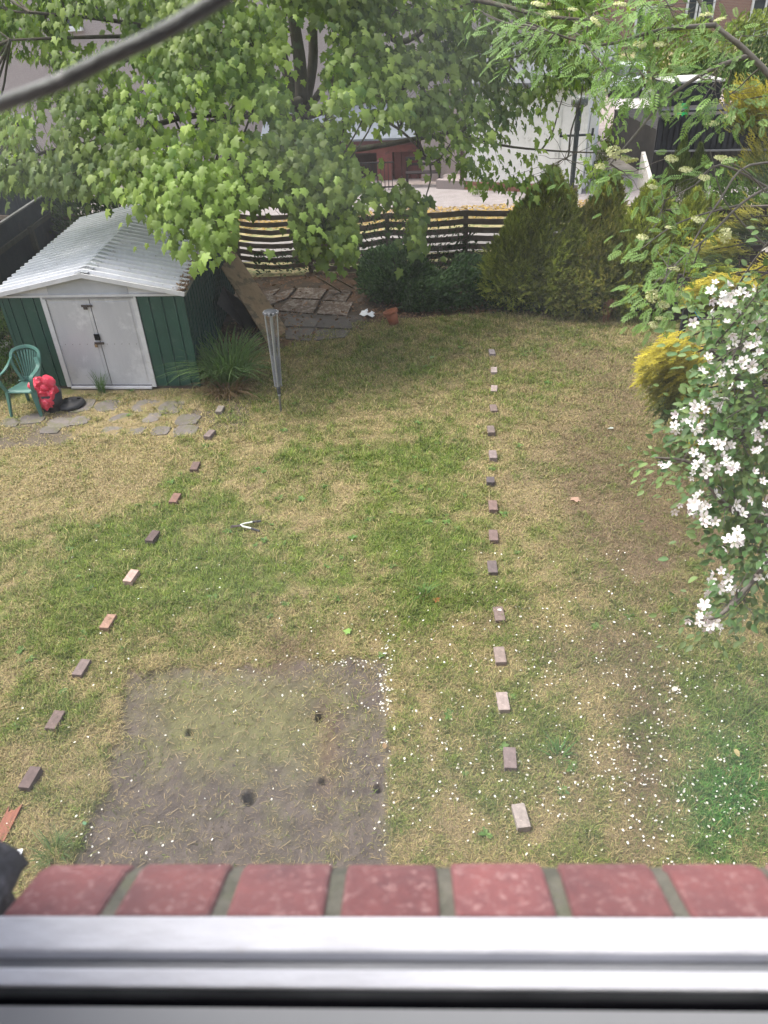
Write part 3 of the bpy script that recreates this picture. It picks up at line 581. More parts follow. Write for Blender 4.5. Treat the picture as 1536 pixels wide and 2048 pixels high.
for s_ in (-1, 1):
    e = -.085 if s_ < 0 else SW+.085
    m = MB(); m.beam(S(e, -.112, 1.592), S(SW/2, -.112, 1.892), .02, .065); m.build('barge_trim', FRM, shed)
    m = MB(); m.beam(S(e, -.10, 1.585), S(e, SL+.04, 1.585), .02, .04); m.build('eave_trim', pmat('trim_dirty', (.30, .29, .26), (.18, .17, .14), 8, .8), shed)
m = MB()
m.add([S(SW/2-.13, .02, 1.895), S(SW/2, .02, 1.938), S(SW/2+.13, .02, 1.895), S(SW/2-.13, SL+.05, 1.895), S(SW/2, SL+.05, 1.938), S(SW/2+.13, SL+.05, 1.895)], [(0, 1, 4, 3), (1, 2, 5, 4), (0, 2, 1), (3, 4, 5)]); m.build('ridge_cap', RCAP, shed)
m = MB(); m.add([S(SW/2-.12, -.10, 1.90), S(SW/2+.01, -.10, 1.938), S(SW/2+.09, -.06, 1.91), S(SW/2-.13, .24, 1.905), S(SW/2, .30, 1.948), S(SW/2+.12, .22, 1.912)], [(0, 1, 4, 3), (1, 2, 5, 4)]); m.build('ridge_patch', pmat('ridge_film', (.55, .58, .62), (.22, .23, .25), 14, .35, .5, 20, spot=(.10, .10, .11), sscale=7, sth=.5), shed)
n = 2600; bb = rng.uniform(-.08, SL, n); dd = np.abs(rng.normal(0, .075, n))*(.6+.9*fbm(bb, bb*0, 2, 2)); aa = SW+.075-dd
P = np.array([S(a, b, 1.61+.208*d_+random.uniform(0, .03)) for a, b, d_ in zip(aa, bb, dd)]); R = rotframes(rdir(n)*[1, 1, .4], np.array([[0, 0, 1.]])+rng.normal(0, .6, (n, 3)))
LT = np.array([(-.3, 0, 0), (.3, 0, 0), (.22, 1, .1), (-.22, 1, .1)])
o = scatter('leaf_litter', LT, np.array([(0, 1, 2, 3)]), P, R, rng.uniform(.015, .05, n), lerpc((.16, .10, .06), (.30, .20, .12), rng.random(n)), leafmat('litter_leaf'), None); tag(o, 'brown leaf litter caught along the right eave of the shed roof', 'leaf litter', kind='stuff')
n = 350; aa = rng.uniform(0, SW, n); bb = rng.uniform(0, SL, n); P = np.array([S(a, b, roofz(a)+.012) for a, b in zip(aa, bb)]); R = rotframes(rdir(n)*[1, 1, .2], np.array([[0, 0, 1.]])+rng.normal(0, .3, (n, 3)))
o = scatter('roof_debris', LT, np.array([(0, 1, 2, 3)]), P, R, rng.uniform(.01, .035, n), lerpc((.10, .08, .05), (.22, .17, .10), rng.random(n)), leafmat('litter_leaf'), None); tag(o, 'small dead leaves scattered over the ribbed shed roof', 'leaf litter', kind='stuff')

# paving slabs in front of the shed, half grown over
SLM = pmat('slab_stone', (.17, .15, .135), (.11, .098, .088), 5, .92, .5, 60, spot=(.12, .115, .07), sscale=7, sth=.54, rnd=.15)
q = G(210, 838); m = MB(); m.box((q.x, q.y, -.045), (4.4, 1.5, .08)); apron = m.build('slab_bed', pmat('earth_dark', (.13, .105, .075), (.08, .065, .045), 6, .95, .5, 40)); apron['kind'] = 'structure'
for cx, cy, w, h in SLABS_PX:
    q = G(cx, cy, .0); a = G(cx-w/2, cy).x; b = G(cx+w/2, cy).x; y0 = G(cx, cy+h/2).y; y1 = G(cx, cy-h/2).y
    w_ = (b-a)*1.12; d_ = min(y1-y0, .8)*1.3; jit = lambda: random.uniform(-.025, .025); sk = -.0
    yw = math.radians(-7+random.uniform(-3, 3)); X = Vector((math.cos(yw), math.sin(yw), random.uniform(-.02, .02))); Y = Vector((-math.sin(yw), math.cos(yw), random.uniform(-.02, .02)))
    c = Vector((q.x, q.y, .012)); pts = []
    for k in range(9):
        g = 2*math.pi*k/9+random.uniform(-.15, .15); u = math.cos(g); v = math.sin(g); s_ = min(1/max(abs(u), 1e-3), 1/max(abs(v), 1e-3))
        s_ = min(s_, 1.28); pts.append(c+X*u*s_*w_/2*random.uniform(.9, 1)+Y*v*s_*d_/2*random.uniform(.9, 1))
    m = MB(); m.sheet(pts, .05, (0, 0, 1)); m.build('slab', SLM, apron, bevel=.006)

# =================================================================== back corner paving, planks, litter
bp = bigsheet('dark_flagstones', [tuple(G(x_, y_)[:2]) for x_, y_ in ((585, 662), (745, 662), (720, 632), (560, 625))], .008, pmat('wet_earth', (.10, .085, .072), (.065, .055, .048), 5, .9, .4, 30))
LSL = pmat('slab_pale', (.26, .225, .20), (.16, .135, .115), 9, .92, .4, 50, spot=(.09, .062, .045), sscale=11, sth=.47, rnd=.12)
pg = [(530, 600, 592, 578, 576, 598, 510, 625), (598, 578, 655, 581, 640, 602, 583, 599), (660, 582, 704, 585, 692, 606, 648, 603), (580, 602, 640, 604, 626, 630, 555, 624), (647, 605, 706, 608, 694, 634, 634, 630), (520, 590, 560, 580, 540, 598, 500, 610)]
for a in pg:
    c4 = [G(a[i], a[i+1]) for i in (0, 2, 4, 6)]; m = MB(); m.sheet([Vector((c_.x, c_.y, .035+random.uniform(0, .01))) for c_ in c4], .05, (0, 0, 1)); m.build('slab', LSL, bp, bevel=.006)
DSL = pmat('slab_dark', (.13, .115, .105), (.085, .075, .07), 5, .9, .4, 40, spot=(.15, .09, .055), sscale=6, sth=.6, rnd=.15)
for a in [(575, 636, 640, 640, 630, 656, 566, 654), (644, 640, 700, 642, 704, 660, 634, 657), (570, 658, 628, 660, 622, 684, 572, 680), (632, 661, 700, 664, 690, 676, 628, 683)]:
    c4 = [G(a[i], a[i+1]) for i in (0, 2, 4, 6)]; m = MB(); m.sheet([Vector((c_.x, c_.y, .022+random.uniform(0, .008))) for c_ in c4], .05, (0, 0, 1)); m.build('slab', DSL, bp, bevel=.006)
n = 9000; x = rng.uniform(-3.2, 5.5, n); y = rng.uniform(12.3, 16.8, n); k = (dirtm(x, y) > .3) & (rng.random(n) < .25+1.2*np.clip(fbm(x, y, 2.5, 3)-.4, 0, 1)+.7*np.exp(-((x-.25)**2+(y-13.9)**2)/.35)); x, y = x[k], y[k]; n = len(x)
R = rotframes(rdir(n)*[1, 1, .3], np.array([[0, 0, 1.]])+rng.normal(0, .5, (n, 3)))
o = scatter('dead_leaves', LT, np.array([(0, 1, 2, 3)]), np.stack([x, y, rng.uniform(.01, .05, n)], -1), R, rng.uniform(.02, .07, n), lerpc((.10, .055, .032), (.22, .12, .065), rng.random(n)), leafmat('litter_leaf'), None); tag(o, 'brown dead leaves on the dark ground below the tree and shrubs', 'leaf litter', kind='stuff')
PLY = pmat('plywood', (.27, .19, .115), (.19, .13, .08), 5, .85, .3, 30, spot=(.11, .085, .055), sscale=4, sth=.55, stretch=(1, 1, .3))
def lean(c4, th, mat, label, name='board'):
    c4 = [Vector(c_) for c_ in c4]; nn = (c4[1]-c4[0]).cross(c4[3]-c4[0]).normalized()
    if nn.z < 0: nn = -nn
    m = MB(); m.sheet(c4, th, nn); return tag(m.build(name, mat, bevel=.003), label, 'board')
b1, b2 = G(537, 688), G(577, 662); t1 = AT(443, 535, 14.0); t2 = AT(464, 493, 14.75)
lean([b1, b2, t2+(t2-b2)*.0, t1], .02, PLY, 'long brown plywood board leaning against the right side of the shed')
b1, b2 = G(520, 640), G(560, 625); t1 = PL(452, 575, S(SW, 0, 0), SU); t2 = t1+Vector((.06, .6, .1)); lean([G(492, 660), G(540, 655), Vector((-2.78, 14.0, .75)), Vector((-2.78, 13.2, .7))], .02, pmat('board_black', (.05, .048, .05), (.03, .028, .03), 6, .8), 'dark panel leaning behind the brown plywood board beside the shed')
PLK = pmat('plank_weathered', (.20, .15, .095), (.12, .088, .055), 6, .85, .3, 40, stretch=(1, 6, 6))
for (xa_, ya_, xb_, yb_, za, zb, lb) in [(634, 553, 682, 583, .42, .06, 'weathered plank lying aslant on the ground, left of the pair before the back fence'), (648, 544, 704, 575, .52, .10, 'weathered plank lying aslant, right of the pair before the back fence')]:
    m = MB(); m.beam(G(xa_, ya_, za), G(xb_, yb_, zb), .09, .03); tag(m.build('plank', PLK, bevel=.003), lb, 'plank', 'planks before the back fence')
# white crumpled paper
def crumple(c, r, name, mat, label, cat, flat=.5, seed=1, par=None, dist=.45, sub=3):
    import bmesh as bmm
    b = bmm.new(); bmm.ops.create_icosphere(b, subdivisions=sub, radius=1); rs = np.random.default_rng(seed)
    P = rs.normal(size=(26, 3)); P /= np.linalg.norm(P, axis=1)[:, None]; H = rs.uniform(-1, 1, 26)
    for v in b.verts:
        u = np.array(v.co); dd = ((P-u)**2).sum(1); i = dd.argsort()[:2]; e = math.sqrt(dd[i[1]])-math.sqrt(dd[i[0]]); f = 1-dist*.5*(1-min(e*2.5, 1))+dist*.35*H[i[0]]
        v.co = Vector((u[0]*r[0], u[1]*r[1], u[2]*r[2]))*f
    for v in b.verts: v.co += Vector(c)-(worldloc(par) if par else Vector(c))
    me = bpy.data.meshes.new(name); b.to_mesh(me); b.free(); o = link(name, me, mat, par, None if par else Vector(c))
    if label: tag(o, label, cat)
    return o
q = G(731, 630, .03); m = MB(); rp = random.Random(4)
for (u_, v_, s_) in ((0, 0, .15), (.07, -.09, .12), (-.05, .07, .11), (.12, .03, .07), (.02, .13, .06)):
    c_ = Vector((q.x+u_, q.y+v_, .05)); ring = [c_+Vector((math.cos(k*1.05)*s_*rp.uniform(.5, 1), math.sin(k*1.05)*s_*rp.uniform(.5, 1), rp.uniform(-.035, .05))) for k in range(6)]
    m.add([c_+Vector((0, 0, .05))]+ring, [(0, 1+k, 1+(k+1) % 6) for k in range(6)])
tag(m.build('paper', pmat('paper_white', (.80, .82, .86), (.7, .72, .76), 6, .8)), 'crumpled white paper on the dead leaves near the terracotta pot', 'paper')
# terracotta pot, fallen on its side
TC = pmat('terracotta', (.36, .13, .07), (.24, .09, .05), 8, .85, .3, 40, spot=(.15, .08, .05), sscale=9, sth=.62)
q = G(785, 648); pot = thing('terracotta_pot', 'terracotta flower pot tipped over at the edge of the lawn under the dark shrub', 'flower pot', (q.x, q.y, .13)); pot.rotation_euler = (math.radians(-6), math.radians(-16), 0)
m = MB(); m.lathe((q.x, q.y, .0), [(0, .0), (.085, .0), (.12, .22), (.105, .22), (.075, .02), (0, .02)], 28); m.build('pot_body', TC, pot)
m = MB(); m.lathe((q.x, q.y, .0), [(.121, .205), (.138, .21), (.142, .265), (.118, .265), (.108, .21)], 28); m.build('rim', TC, pot)
m = MB(); m.lathe((q.x, q.y, .0), [(0, .215), (.105, .20)], 16); m.build('soil', pmat('potting_soil', (.05, .04, .03)), pot)
# =================================================================== rotary dryer
q = G(562, 823); dr = thing('rotary_dryer', 'folded grey rotary clothes dryer standing on the lawn right of the strap leaf clump', 'clothes dryer', (q.x, q.y, 0)); top = AT(541, 622, 10.22)
ALU = pmat('dryer_alu', (.42, .43, .44), (.30, .31, .32), 20, .5, metal=.5); DPL = pmat('dryer_plastic', (.06, .065, .07), None, 5, .6); LNE = pmat('dryer_line', (.36, .38, .42), (.16, .17, .18), 60, .8)
ax = (top-Vector((q.x, q.y, 0))); dl = ax.length; ax.normalize(); at_ = lambda t: Vector((q.x, q.y, 0))+ax*dl*t
m = MB(); m.tube([at_(0), at_(.22)], .016, 10); m.build('ground_tube', pmat('tube_dull', (.16, .16, .13), (.1, .1, .08), 12, .7), dr)
m = MB(); m.tube([at_(.17), at_(.97)], .022, 12); m.build('pole', ALU, dr)
m = MB(); m.tube([at_(.19), at_(.265)], .028, 12); m.build('sleeve', DPL, dr)
e1 = ax.orthogonal().normalized(); e2 = ax.cross(e1)
for k in range(4):
    g = math.pi/4+k*math.pi/2; dv = e1*math.cos(g)+e2*math.sin(g); m = MB(); m.tube([at_(.28)+dv*.045, at_(.62)+dv*.066, at_(.965)+dv*.085], .0105, 8); m.build('arm', ALU, dr)
    m = MB(); m.tube([at_(.30)+dv*.04, at_(.60)+dv*.02], .006, 6); m.build('strut', ALU, dr)
m = MB(); m.lathe(at_(.955)-Vector((0, 0, 0)), [(0, .02), (.075, .025), (.10, .055), (.085, .075), (.04, .085), (0, .085)], 10); m.build('head', DPL, dr)
m = MB()
for k in range(10): g = 2*math.pi*k/10; dv = e1*math.cos(g)+e2*math.sin(g); m.box(at_(.985)+dv*.095, (.03, .03, .035))
m.build('arm_caps', pmat('cap_grey', (.3, .3, .31)), dr)
m = MB()
for k in range(34):
    g = random.uniform(0, 6.28); dv = e1*math.cos(g)+e2*math.sin(g); r0 = random.uniform(.035, .06); t0 = random.uniform(.265, .40); t1 = random.uniform(.5, .95)
    m.tube([at_(t0)+dv*r0+Vector((random.uniform(-.01, .01), 0, 0)), at_((t0+t1)/2)+dv*(r0+.008), at_(t1)+dv*(r0+.02)], .0022, 4, cap=False)
for k in range(26):
    t = .27+.012*k; m.tube([at_(t+.006*math.sin(j*2.1+k))+(e1*math.cos(j*.785)+e2*math.sin(j*.785))*(.058+.006*math.sin(j*3+k)) for j in range(9)], .0025, 4, cap=False)
ml = m.build('washing_line', LNE, dr)
# =================================================================== plastic chair, bin, bag, lid, planter
CG = pmat('chair_green', (.055, .155, .125), (.045, .125, .10), 5, .5, .1, 50, spot=(.09, .17, .14), sscale=7, sth=.6, spec=.4)
fl = G(22, 834); frr = G(85, 834); cw = (frr-fl); CWd = cw.length; cx_ = cw.normalized(); cy_ = Vector((-cx_.y, cx_.x, 0)); cc = (fl+frr)/2
chair = thing('plastic_chair', 'green plastic garden chair with slatted fan back, left of the shed doors', 'chair', (cc.x, cc.y, 0))
def CH(x_, y_, z_): return cc+cx_*x_+cy_*y_+Vector((0, 0, z_))
hw = CWd/2-.01
def strip(m, pts, w, t, nrm):
    """flat strip of varying width along points"""
    pts = [Vector(p_) for p_ in pts]; w = w if hasattr(w, '__len__') else [w]*len(pts); vs = []; n = len(pts)
    for i, p_ in enumerate(pts):
        d_ = (pts[min(i+1, n-1)]-pts[max(i-1, 0)]).normalized(); N_ = nrm[i] if isinstance(nrm, list) else nrm; s_ = d_.cross(N_).normalized(); N2 = s_.cross(d_).normalized()
        for a_, b_ in ((-1, -1), (1, -1), (1, 1), (-1, 1)): vs.append(p_+s_*a_*w[i]/2+N2*b_*t/2)
    fs = [(i*4+k, i*4+(k+1) % 4, i*4+4+(k+1) % 4, i*4+4+k) for i in range(n-1) for k in range(4)]+[(3, 2, 1, 0), (4*n-4, 4*n-3, 4*n-2, 4*n-1)]
    m.add(vs, fs)
for s_ in (-1, 1):
    m = MB(); strip(m, [CH(s_*hw, 0, 0), CH(s_*(hw-.02), .03, .2), CH(s_*(hw-.035), .06, .42)], [.045, .065, .095], .03, -cy_+cx_*s_*.6); m.build('leg', CG, chair, bevel=.006)
    m = MB(); strip(m, [CH(s_*(hw-.03), .52, 0), CH(s_*(hw-.06), .48, .2), CH(s_*(hw-.08), .44, .42)], [.045, .06, .09], .03, cy_+cx_*s_*.6); m.build('leg', CG, chair, bevel=.006)
    m = MB(); pts = smooth_path([CH(s_*(hw-.035), .055, .40), CH(s_*(hw-.0), .02, .55), CH(s_*(hw+.015), .05, .645), CH(s_*(hw+.01), .20, .66), CH(s_*(hw-.0), .34, .70), CH(s_*(hw-.05), .42, .80)], 4)
    N_ = [(-cy_*.9+ZZ*.3) if i < 6 else (ZZ+cx_*s_*.2-cy_*.2*(i > 14)) for i in range(len(pts))]; strip(m, pts, .058, .02, N_); m.build('armrest', CG, chair, bevel=.005)
m = MB(); vs = []; fs = []
nu, nv = 10, 8
for j in range(nv+1):
    for i in range(nu+1):
        u = i/nu*2-1; v = j/nv; vs.append(CH(u*(hw-.045-.05*v), .02+.42*v, .43-.03*v-.016*(1-u*u)*math.sin(v*3)-.03*max(0, .12-v)*8))
for j in range(nv):
    for i in range(nu): a_ = j*(nu+1)+i; fs.append((a_, a_+1, a_+nu+2, a_+nu+1))
off = len(vs); vs += [v_-ZZ*.012 for v_ in vs]; fs += [tuple(reversed([i+off for i in f_])) for f_ in fs]
rimi = [i for i in range(nu+1)]; fs += [(i, off+i, off+i+1, i+1) for i in range(nu)]; m.add(vs, fs, True); m.build('seat', CG, chair)
def BK(x_, z_): return CH(x_, .43+.16*(z_-.42)/.45-.10*(abs(x_)/hw)**2, z_)
m = MB(); pts = smooth_path([BK(-.115, .42), BK(-.20, .62), BK(-hw+.015, .77), BK(-.19, .875), BK(0, .905), BK(.19, .875), BK(hw-.015, .77), BK(.20, .62), BK(.115, .42)], 5); strip(m, pts, .05, .022, -cy_+ZZ*.3); m.build('back_frame', CG, chair, bevel=.005)
for k in range(9):
    t = (k-4)/4; m = MB(); strip(m, [BK(t*.10, .43), BK(t*.135, .62), BK(t*.19, .86-.035*t*t)], [.014, .018, .024], .010, -cy_+ZZ*.3); m.build('back_slat', CG, chair)
m = MB(); m.beam(CH(-.13, .445, .44), CH(.13, .445, .44), .03, .07); m.build('back_base', CG, chair)
BLK = pmat('black_plastic', (.022, .022, .024), (.03, .03, .03), 8, .5, .2, 30); 
q = G(108, 818); binn = tag(MB().lathe((q.x, q.y, 0), [(0, .0), (.15, .0), (.19, .30), (.175, .30), (.14, .02), (0, .02)], 24).build('black_tub', BLK), 'black plastic tub holding the crumpled red bag beside the green chair', 'tub')
RED = pmat('bag_red', (.70, .045, .085), (.50, .03, .06), 7, .32, .5, 22, spot=(.80, .16, .20), sscale=12, sth=.6, spec=.5, bdist=.02)
b_ = thing('red_bag', 'crumpled shiny red plastic bag bulging out of the black tub', 'bag', (q.x-.02, q.y, .2))
crumple((q.x-.03, q.y-.04, .36), (.215, .2, .20), 'bag_body', RED, None, None, seed=5, par=b_, dist=.6, sub=4)
crumple((q.x+.0, q.y-.15, .19), (.12, .07, .15), 'bag_tail', RED, None, None, seed=9, par=b_, dist=.6, sub=3)
q = G(144, 812); m = MB(); m.lathe((q.x, q.y, .0), [(0, .0), (.20, .0), (.215, .03), (.205, .065), (.16, .085), (.05, .09), (.045, .11), (0, .11)], 36); lid = thing('parasol_base', 'round black plastic disc lying on the grass beside the black tub', 'parasol base', (q.x, q.y, 0)); m.build('disc', BLK, lid)
for g in (.6, 2.4): m = MB(); m.box((q.x+.13*math.cos(g), q.y+.13*math.sin(g), .088), (.05, .03, .012)); m.build('grip_hole', GSK, lid)
q = G(12, 722); m = MB(); PG_ = pmat('planter_grey', (.48, .46, .42), (.34, .32, .29), 7, .7)
pl = thing('planter', 'round pale grey planter with green plants at the left edge, behind the chair', 'planter', (q.x, q.y, 0))
m.lathe((q.x, q.y, 0), [(0, 0), (.12, 0), (.155, .30), (.17, .30), (.17, .33), (.14, .33), (.13, .28), (0, .27)], 28); m.build('pot_body', PG_, pl)
n = 90; P = np.stack([rng.normal(q.x, .07, n), rng.normal(q.y, .07, n), rng.uniform(.28, .40, n)], -1); R = rotframes(rdir(n)+[0, 0, .4], rdir(n)+[0, 0, 1.]); scatter('plant', *OVAL, P, R, rng.uniform(.03, .07, n), lerpc((.05, .11, .03), (.11, .17, .05), rng.random(n)), leafmat('small_leaf'), pl)
# =================================================================== small things on the lawn
q = G(492, 1050); sh = thing('garden_shears', 'open garden shears with grey handles lying on the green grass', 'shears', (q.x, q.y, .04))
STL = pmat('shear_steel', (.10, .08, .075), (.06, .05, .045), 40, .5, metal=.6); HND = pmat('shear_handle', (.55, .57, .52), (.45, .47, .42), 20, .5); GRP = pmat('shear_grip', (.05, .05, .055))
g3 = lambda a_, b_, z_=.06: G(a_, b_, z_)
m = MB(); m.beam(g3(461, 1055), g3(482, 1050), .035, .006); m.build('blade', STL, sh); m = MB(); m.beam(g3(462, 1052, .066), g3(483, 1052, .066), .03, .006); m.build('blade', STL, sh)
m = MB(); m.tube([g3(481, 1050), g3(486, 1053), g3(504, 1057)], [.011, .012, .012], 8); m.build('handle', HND, sh); m = MB(); m.tube([g3(503, 1057), g3(519, 1062)], [.015, .013], 8); m.build('grip', GRP, sh)
m = MB(); m.tube([g3(481, 1050), g3(489, 1047), g3(506, 1044)], [.011, .011, .012], 8); m.build('handle', HND, sh); m = MB(); m.tube([g3(505, 1044), g3(522, 1042)], [.015, .013], 8); m.build('grip', GRP, sh)
pts = [G(-30, 1730), G(14, 1690), G(28, 1648), G(42, 1610)]; p0, p1 = G(-14, 1700, .03), G(30, 1612, .03)
SLT = pmat('slat_stained', (.30, .12, .075), (.18, .075, .05), 7, .8, .4, 40, stretch=(6, 1, 6), spot=(.10, .05, .04), sscale=12, sth=.62)
d_ = (p1-p0).normalized(); s_ = Vector((d_.y, -d_.x, 0)); m = MB(); e0 = p0-d_*.3
m.sheet([e0-s_*.05, e0+s_*.05, p1+s_*.05+d_*.02, p1+s_*.028-d_*.01, p1+s_*.012-d_*.04, p1-s_*.012-d_*.03, p1-s_*.03-d_*.055, p1-s_*.05-d_*.0], .018, (0, 0, 1)); tag(m.build('broken_slat', SLT), 'broken reddish wooden slat with splintered end at the bottom left corner of the lawn', 'wood slat')
q = G(37, 1706, .03); m = MB(); m.add([(q.x-.03, q.y-.03, .02), (q.x+.03, q.y-.035, .03), (q.x+.028, q.y+.028, .04), (q.x-.022, q.y+.03, .03), (q.x, q.y, .045)], [(0, 1, 4), (1, 2, 4), (2, 3, 4), (3, 0, 4)]); tag(m.build('paper_scrap', pmat('paper_white', (.8, .82, .86))), 'small square white paper scrap on the grass near the broken slat', 'paper')
def leafobj(px, py, s_, c_, label, name='fallen_leaf', t=MAPLE):
    q = G(px, py, .035); V_ = np.array(t[0])*s_; a_ = random.uniform(0, 6.28); c2, s2 = math.cos(a_), math.sin(a_); V_ = np.stack([V_[:, 0]*c2-V_[:, 1]*s2, V_[:, 0]*s2+V_[:, 1]*c2, V_[:, 2]*.6], -1)+np.array(q)
    tag(npobj(name, V_, t[1], leafmat('small_leaf'), None, np.tile(c_, (len(V_), 1))), label, 'leaf')
leafobj(878, 1199, .075, (.38, .13, .04), 'orange brown fallen leaf on the green grass left of the right brick line')
leafobj(866, 712, .10, (.16, .24, .10), 'pale green fallen leaf on the shaded lawn near the terracotta pot')
leafobj(700, 1262, .08, (.20, .34, .08), 'light green fallen leaf on the grass above the bare earth')
leafobj(172, 1650, .05, (.12, .26, .14), 'small green leaf at the left edge of the bare earth', t=OVAL)
leafobj(1228, 856, .09, (.40, .45, .42), 'whitish leaf lying on the brown grass near the golden conifer', t=OVAL)
leafobj(1345, 1383, .09, (.60, .56, .48), 'pale curled leaf among the petals on the right', t=OVAL)
leafobj(1470, 1497, .08, (.40, .33, .16), 'yellowish leaf on the vivid green grass at the right', t=OVAL)
leafobj(1148, 1000, .12, (.42, .27, .20), 'pinkish brown dead leaf on the dry grass right of the brick line')
leafobj(770, 1498, .07, (.26, .17, .09), 'curled brown leaf on the right edge of the bare earth', t=OVAL)

# =================================================================== back rail fence (each rail a part)
FW = pmat('fence_brown', (.21, .165, .13), (.12, .092, .072), 5, .85, .5, 40, spot=(.07, .085, .045), sscale=6, sth=.66, rnd=.15)
FP = [(-8.6, 18.2), (-5.9, 17.8), (-2.97, 17.23), (-1.35, 17.0), (.39, 16.66), (2.06, 16.56), (3.75, 16.4), (5.5, 16.2)]
fence = thing('rail_fence', 'weathered brown post and rail fence sagging behind the maple trunk', 'fence', (FP[2][0], FP[2][1], 0))
for i, (x, y) in enumerate(FP):
    h = 1.30 if i <= 2 else 1.22
    m = MB(); m.box((x, y, h/2), (.10, .10, h)); m.lathe((x, y, h), [(.05, 0), (.04, .03), (0, .045)], 8); m.build('post', FW, fence, bevel=.006)
for i in range(len(FP)-1):
    p_, q_ = Vector((*FP[i], 0)), Vector((*FP[i+1], 0)); nr = 8 if i <= 2 else 7; sag = .07 if i in (2, 3) else .03
    for k in range(nr):
        z = 1.22-.17*k; 
        if i <= 2: z = 1.27-.152*k
        if z < .06: continue
        a_ = p_+Vector((0, -.07, z+(.0 if i < 3 else -.06*(i == 3)))); b_ = q_+Vector((0, -.07, z)); pts = [a_.lerp(b_, t_/4)-Vector((0, 0, sag*math.sin(math.pi*t_/4)*(1+.3*random.random()))) for t_ in range(5)]
        m = MB(); strip(m, pts, .115 if i > 2 else .098, .022, Vector((0, -1, 0))); m.build('rail', FW, fence)
# left side fence with posts and rails on our side
LF = pmat('fence_slate', (.050, .056, .062), (.028, .032, .037), 3, .85, .4, 30, spot=(.065, .062, .055), sscale=4, sth=.6)
LFR = pmat('fence_rail_olive', (.10, .092, .07), (.06, .055, .045), 6, .85, .4, 30)
lf = thing('board_fence', 'dark slate boarded fence with posts along the left side of the shed', 'fence', (-7.0, 15, 0))
y = 10.5
while y < 19.0:
    m = MB(); m.box((-7.02, y+.1, .93), (.02, .196, 1.74+.01*math.sin(y*9))); m.build('board', LF, lf); y += .2
for y_ in (12.0, 14.05, 16.1, 18.4): m = MB(); m.box((-6.92, y_, .74), (.10, .10, 1.50)); m.build('post', LFR, lf, bevel=.005)
for z_ in (1.42, .35): m = MB(); m.box((-6.965, 14.8, z_), (.05, 8.4, .09)); m.build('rail', LFR, lf)
m = MB(); m.box((-7.02, 14.75, 1.815), (.06, 8.5, .03)); m.build('capping', pmat('cap_pale', (.22, .21, .20), (.12, .12, .11), 10, .8), lf)
# neighbour's black wall of boards behind it, blue crate
nb = thing('dark_board_fence', 'near black boarded fence of the neighbouring garden at the far left', 'fence', (-9.5, 18.9, 0))
x = -14.
while x < -7.2: m = MB(); m.box((x+.15, 19.0+(x+7)*-.03, 1.1), (.292, .03, 2.2)); m.build('board', pmat('board_blackish', (.040, .046, .052), (.022, .026, .03), 3, .8, .3, 20), nb); x += .3
m = MB(); m.box((-10.6, 18.9+.12, 2.21), (6.9, .30, .03)); m.build('capping', pmat('cap_olive', (.16, .17, .12), (.1, .11, .08), 5, .9), nb)
BLU = pmat('blue_plastic', (.03, .12, .42), (.02, .09, .32), 6, .4); q = AT(6, 466, 16.2)
cr = thing('blue_crate', 'edge of a bright blue plastic box behind the left fence', 'box', (q.x-.15, q.y, 0)); m = MB()
for (cx_2, cy_2, sx_, sy_) in ((-.35, 0, .03, .6), (.1, 0, .03, .6), (-.125, -.3, .48, .03), (-.125, .3, .48, .03)): m.box((q.x-.05+cx_2, q.y+cy_2, q.z-.25), (sx_, sy_, .5))
m.build('sides', BLU, cr); m = MB(); m.box((q.x-.175, q.y, q.z-.35), (.42, .55, .03)); m.build('base', BLU, cr); m = MB(); m.box((q.x-.175, q.y, (q.z-.5)/2), (.40, .5, q.z-.5)); m.build('stand', LF, cr)

# right back fence: upright dark boards with gaps, three rails
RF = pmat('fence_dark_brown', (.040, .030, .026), (.022, .018, .016), 5, .85, .4, 30, rnd=.2)
rf = thing('slatted_fence', 'dark brown upright board fence with narrow gaps behind the rowan branches at the right', 'fence', (6.5, 13.9, 0))
x = 5.0; k = 0
while x < 9.6: m = MB(); m.box((x, 14.0-.06*(x-5), .86+.01*math.sin(k*7)), (.125, .02, 1.66)); m.build('board', RF, rf); x += .148; k += 1
for z_ in (1.50, .98, .62, .30): m = MB(); m.beam((4.9, 13.97, z_), (9.7, 13.69, z_), .045, .10); m.build('rail', RF, rf)
m = MB(); m.beam((4.9, 14.0, 1.70), (9.7, 13.72, 1.70), .09, .03); m.build('capping', pmat('cap_brown', (.10, .08, .065), (.06, .05, .04), 6, .9), rf)
# low horizontal boards nearer
lb_ = thing('low_board_screen', 'low screen of dark horizontal boards between the leaning post and the slatted fence', 'fence', (6.0, 12.6, 0))
for k in range(4): m = MB(); m.beam((5.35, 12.95, .12+.2*k), (8.2, 12.7, .12+.2*k), .02, .165); m.build('board', RF, lb_)
for x_ in (5.4, 6.8, 8.1): m = MB(); m.box((x_, 12.99-.09*(x_-5.35), .42), (.07, .07, .86)); m.build('post', RF, lb_)
